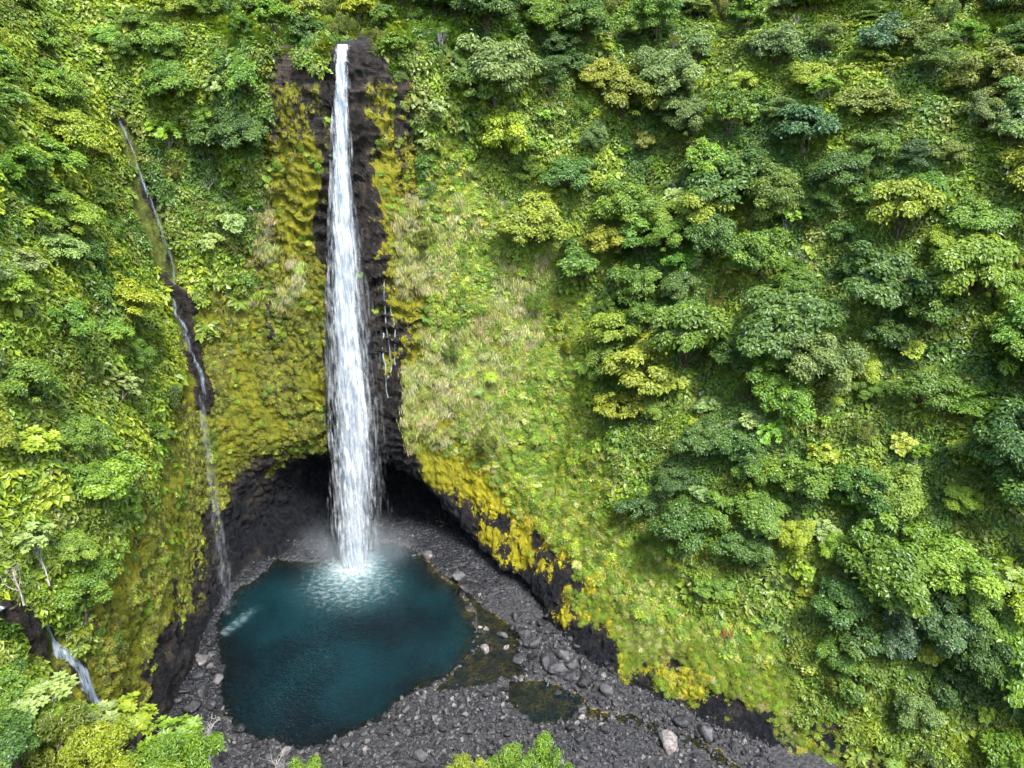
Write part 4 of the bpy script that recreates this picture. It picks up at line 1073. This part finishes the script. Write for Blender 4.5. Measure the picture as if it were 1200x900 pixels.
# ------------------------------------------------------------------ plants placed one by one: near left slope, bottom edge, the withered shrub
def ground_below(x, y, z):
    h = TBV.ray_cast(Vector((x, y, z)), Vector((0, 0, -1))); g = h[0].z if h[0] is not None else 0.0
    return max(g, 0.3)
HT = {'broadleaf_tree': 7.0, 'rosette_tree': 6.6, 'feathery_tree': 5.6, 'dead_tree': 5.0, 'tree_fern': 3.2}
def place(kind, var, x, y, zc, tone, label, scale=None, group='trees on the near slope'):
    g = ground_below(x, y, zc); s = scale or {'rosette_tree': 1.0, 'broadleaf_tree': .95, 'feathery_tree': 1.35, 'dead_tree': 1.0}.get(kind, 1)
    z0 = zc-HT[kind]*s
    root = plant(kind, var, (x, y, z0), (0, 0, 1), s, jit(PAL[tone], .06), 0, r3.uniform(0, 6.28), tone, '')
    pw, _n, _i, dw_ = TBV.find_nearest(Vector((x, y, z0)))
    if dw_ < 9 and z0-g > 9:                               # rooted in the wall: a stem leaning out of the rock
        e = (Vector((x, y, z0+.3))-pw)/s; w_ = .3 if kind == 'broadleaf_tree' else .17
        a0 = (pw-Vector((x, y, z0)))/s; a0 = np.array(a0)*1.15-np.array([0, 0, .6])
        tv, tf = tubes([(np.array([a0, a0*.6-np.array([0, 0, .5]), a0*.25-np.array([0, 0, .3]), [0, 0, .3]]), [w_*1.4, w_*1.2, w_*1.0, w_*.8])], 7)
        me_ = mesh_np('lower_trunk', tv, tf, MBK, True); o_ = link(bpy.data.objects.new('lower_trunk', me_), root)
        o_.matrix_parent_inverse = Matrix.Identity(4); o_.rotation_euler = (0, 0, -root.rotation_euler.z)
        for k_ in range(3): o_.scale[k_] = s/root.scale[k_]
    elif z0-1.3*s > g-.5:                                    # a taller stem down to the ground
        h = (z0-g)/s+1.0; w_ = .18 if kind != 'broadleaf_tree' else .3
        tv, tf = tubes([(np.array([[0, 0, -h], [.1, .05, -h*.6], [.05, 0, -h*.3], [0, 0, .3]]), [w_*1.5, w_*1.3, w_*1.1, w_*.8])], 7)
        link(bpy.data.objects.new('lower_trunk', mesh_np('lower_trunk', tv, tf, MBP if kind in ('rosette_tree', 'dead_tree') else MBK, True)), root)
    THINGS.pop(); tag(root, label, {'dead_tree': 'dead tree'}.get(kind, 'tree'), group); return root
def cray(px, py, t):
    x = (px-600)/832; v = (450-py)/832
    return 43+x*t, -142+(_c+v*_s)*t, 140+(-_s+v*_c)*t
NEAR2 = [(kd, va, *cray(px, py, t), tn, lb) for kd, va, px, py, t, tn, lb in [
 ('broadleaf_tree', 1, -6, 820, 98, 'mid green', 'mid green tree cut by the left edge under the cascade'),
 ('broadleaf_tree', 3, 66, 856, 99, 'bright green', 'bright green round tree under the two pale large-leaved trees'),
 ('rosette_tree', 0, 20, 845, 97, 'bright green', 'bright green large-leaved tree at the left edge below the cascade foot'),
 ('rosette_tree', 1, 150, 846, 99, 'yellow-green', 'yellow-green large-leaved tree between the fine-leaved trees and the pool'),
 ('feathery_tree', 1, 212, 878, 95, 'bright green', 'fine-leaved bright green tree at the bottom edge nearest the pool'),
 ('feathery_tree', 2, 20, 893, 88, 'olive green', 'olive fine-leaved tree cut by the bottom left corner'),
 ('feathery_tree', 0, 95, 902, 88, 'yellow-green', 'low yellow-green fine-leaved tree cut by the bottom edge at the left'),
 ('broadleaf_tree', 5, 150, 912, 92, 'bright green', 'bright green tree cut by the bottom edge at the left'),
 ('rosette_tree', 2, 225, 893, 101, 'bright green', 'small bright large-leaved tree at the bottom edge just left of the pool'),
 ('feathery_tree', 1, 600, 898, 125, 'bright green', 'bright bush at the bottom edge under the stony bar, middle of the three'),
]]
NEAR = [  # kind, variant, crown centre (world), tone, label
 ('rosette_tree', 1, -35.5, -47.3, 66.3, 'pale green', 'pale umbrella-leaved tree with white branches above the left cascade'),
 ('broadleaf_tree', 5, -35.2, -42.4, 53.1, 'mid green', 'dense mid green tree right of the left cascade on the mossy wall'),
 ('broadleaf_tree', 4, -27.4, -70.8, 58.5, 'dark green', 'dark green tree at the left edge below the cascade'),
 ('rosette_tree', 0, -21.4, -71.9, 60.8, 'pale green', 'pale large-leaved tree in front of the cascade, left one of two'),
 ('rosette_tree', 2, -13.2, -73.4, 57.6, 'pale green', 'pale large-leaved tree in front of the cascade, right one of two'),
 ('feathery_tree', 1, -15.4, -78.7, 62.7, 'olive green', 'fine-leaved olive tree in the bottom left corner, leftmost one'),
 ('feathery_tree', 0, -9.1, -79.3, 61.6, 'yellow-green', 'fine-leaved yellow-green tree near the bottom left corner, right of two'),
 ('broadleaf_tree', 2, -18.2, -82.1, 65.1, 'dark green', 'dark green tree in the very bottom left corner'),
 ('rosette_tree', 1, -3.5, -73.7, 54.6, 'bright green', 'bright sparse large-leaved tree leaning toward the pool at the bottom left'),
 ('rosette_tree', 2, -6.1, -77.9, 52.8, 'yellow-green', 'yellow-green large-leaved tree cut by the bottom edge at the left'),
 ('feathery_tree', 2, 35.4, -56.2, 25.9, 'yellow-green', 'yellow-green bush at the bottom edge under the stony bar, left of two'),
 ('feathery_tree', 1, 49.7, -57.3, 28.2, 'bright green', 'bright green bush at the bottom edge under the stony bar, right of two'),
 ('feathery_tree', 0, 30.1, -57.6, 22.9, 'yellow-green', 'low yellow-green bush at the bottom edge, leftmost of the near bushes'),
 ('feathery_tree', 2, 6.6, -59.6, 28.0, 'bright green', 'small bright green bush at the bottom edge below the pool'),
 ('dead_tree', 0, -1.3, -71.0, 53.3, 'pale green', 'bare white branching tree at the bottom left beside the pool'),
 ('dead_tree', 1, 1.6, -57.5, 27.8, 'pale green', 'small bare white tree at the bottom edge below the pool'),
 ('dead_tree', 0, -35.9, -53.1, 65.6, 'pale green', 'bare white branches at the left edge above the cascade'),
]
for kd, va, x, y, z, tn, lb in NEAR+NEAR2: place(kd, va, x, y, z, tn, lb)
# withered brown shrub on the grassy bank
p, nn, _i, _d = TBV.find_nearest(Vector((92.5, -18.5, 17)))
root = empty('withered_shrub', p, (0, 0, .4), .62)
rw = np.random.default_rng(71); tr_, cr_ = sp_broadleaf(71, 2.6, 2.6, 14, 90, .55, .28, .9)
cr_.materials.clear(); cr_.materials.append(MBRN)
link(bpy.data.objects.new('stem', tr_), root); link(bpy.data.objects.new('dead_leaves', cr_), root)
tag(root, 'withered rust-brown shrub standing alone on the green bank', 'shrub')

# ------------------------------------------------------------------ a label for every tree: look, then place, then order among its likes
NOUN = {'broadleaf_tree': ('round-crowned tree', 'tree', 'round-crowned trees of the forest'), 'layered_tree': ('flat-topped layered tree', 'tree', 'flat-topped trees of the forest'),
 'rosette_tree': ('large-leaved tree', 'tree', 'large-leaved trees on the slopes'), 'feathery_tree': ('small-leaved bushy tree', 'tree', 'small-leaved trees on the slopes'),
 'tree_fern': ('tree fern', 'tree fern', 'tree ferns on the slopes'), 'screw_pine': ('tree with hanging dead leaves', 'tree', 'trees with hanging dead leaves'), 'dead_tree': ('bare grey dead tree', 'dead tree', 'dead trees in the forest')}
def place_words(px, py):
    if px < 330:
        row = ['top edge', 'high up', 'upper middle', 'lower middle', 'low down'][min(4, max(0, int(py//160)))]
        col = 'by the left edge' if px < 90 else ('left of side stream' if px < 190 and py > 150 else ('right of side stream' if py > 150 else 'left of waterfall lip'))
        return 'left wall, %s, %s' % (row, col)
    if px < 520 and py < 130: return 'at the waterfall lip' if px < 440 else 'on the rim right of the waterfall lip'
    row = ['top edge', 'upper forest', 'above mid-slope', 'mid-slope', 'below mid-slope', 'lower slope', 'slope foot'][min(6, max(0, int(py//130)))]
    col = ['beside the waterfall', 'left part', 'middle part', 'right part', 'right edge'][min(4, max(0, int((px-450)//150)))]
    return '%s, %s' % (row, col)
ORD = ['leftmost', 'second from left', 'third from left', 'fourth from left', 'fifth from left', 'sixth from left', 'seventh from left', 'eighth from left']
bk = {}
for t in THINGS:
    px, py, _d = project(t[4]); key = (t[1], t[2] if t[1] != 'dead_tree' else '', t[3] if t[1] not in ('dead_tree', 'screw_pine') else '', place_words(px, py))
    bk.setdefault(key, []).append((float(px), t[0]))
print('LABEL BUCKETS', len(bk), max(len(v) for v in bk.values()))
for (kd, tn, sz, pl), L_ in bk.items():
    L_.sort(key=lambda q: q[0]); noun, cat, grp = NOUN[kd]
    for k, (_, o) in enumerate(L_):
        o_ = '' if len(L_) == 1 else (', '+('rightmost' if k == len(L_)-1 else ORD[min(k, 7)]))
        tag(o, ' '.join(q for q in (sz, tn if kd != 'dead_tree' else '', noun) if q)+', '+pl+o_, cat, grp)
# ------------------------------------------------------------------ camera, light, sky
cam = bpy.data.cameras.new('camera'); co = bpy.data.objects.new('camera', cam); COL.objects.link(co)
co.location = (43, -142, 140); co.rotation_euler = (R(65), 0, 0)
cam.sensor_fit = 'HORIZONTAL'; cam.angle = 2*math.atan(600/832); cam.clip_start = .5; cam.clip_end = 3000
SC.camera = co
SUN_EL, SUN_AZ = 62, 150      # azimuth clockwise from +Y
w = bpy.data.worlds.new('World'); SC.world = w; w.use_nodes = True
nt = w.node_tree; nt.nodes.clear()
sky = nt.nodes.new('ShaderNodeTexSky'); sky.sky_type = 'NISHITA'; sky.sun_disc = False
sky.sun_elevation = R(SUN_EL); sky.sun_rotation = R(SUN_AZ); sky.air_density = 1.0; sky.dust_density = 2.6; sky.ozone_density = .6
bg = nt.nodes.new('ShaderNodeBackground'); bg.inputs[1].default_value = .15
ow = nt.nodes.new('ShaderNodeOutputWorld')
nt.links.new(sky.outputs[0], bg.inputs[0]); nt.links.new(bg.outputs[0], ow.inputs[0])
sl = bpy.data.lights.new('sun', 'SUN'); sl.energy = 2.0; sl.angle = R(16); sl.color = (1, .965, .90)
so = bpy.data.objects.new('sun', sl); COL.objects.link(so)
a = R(SUN_AZ); e = R(SUN_EL)
sd = Vector((math.sin(a)*math.cos(e), math.cos(a)*math.cos(e), math.sin(e)))
so.rotation_euler = sd.to_track_quat('Z', 'Y').to_euler(); so.location = sd*300
vs = SC.view_settings
vs.view_transform = 'Standard'; vs.look = 'None'; vs.gamma = 1.0; vs.exposure = 2.05
try: vs.use_curve_mapping = False
except Exception: pass
cy = SC.cycles
cy.max_bounces = 6; cy.diffuse_bounces = 2; cy.glossy_bounces = 2; cy.transmission_bounces = 3; cy.transparent_max_bounces = 14
cy.volume_bounces = 2; cy.caustics_reflective = False; cy.caustics_refractive = False
cy.use_denoising = True
try: cy.denoiser = 'OPENIMAGEDENOISE'
except Exception: pass
cy.sample_clamp_direct = 6; cy.sample_clamp_indirect = 3
cy.volume_step_rate = 2.0
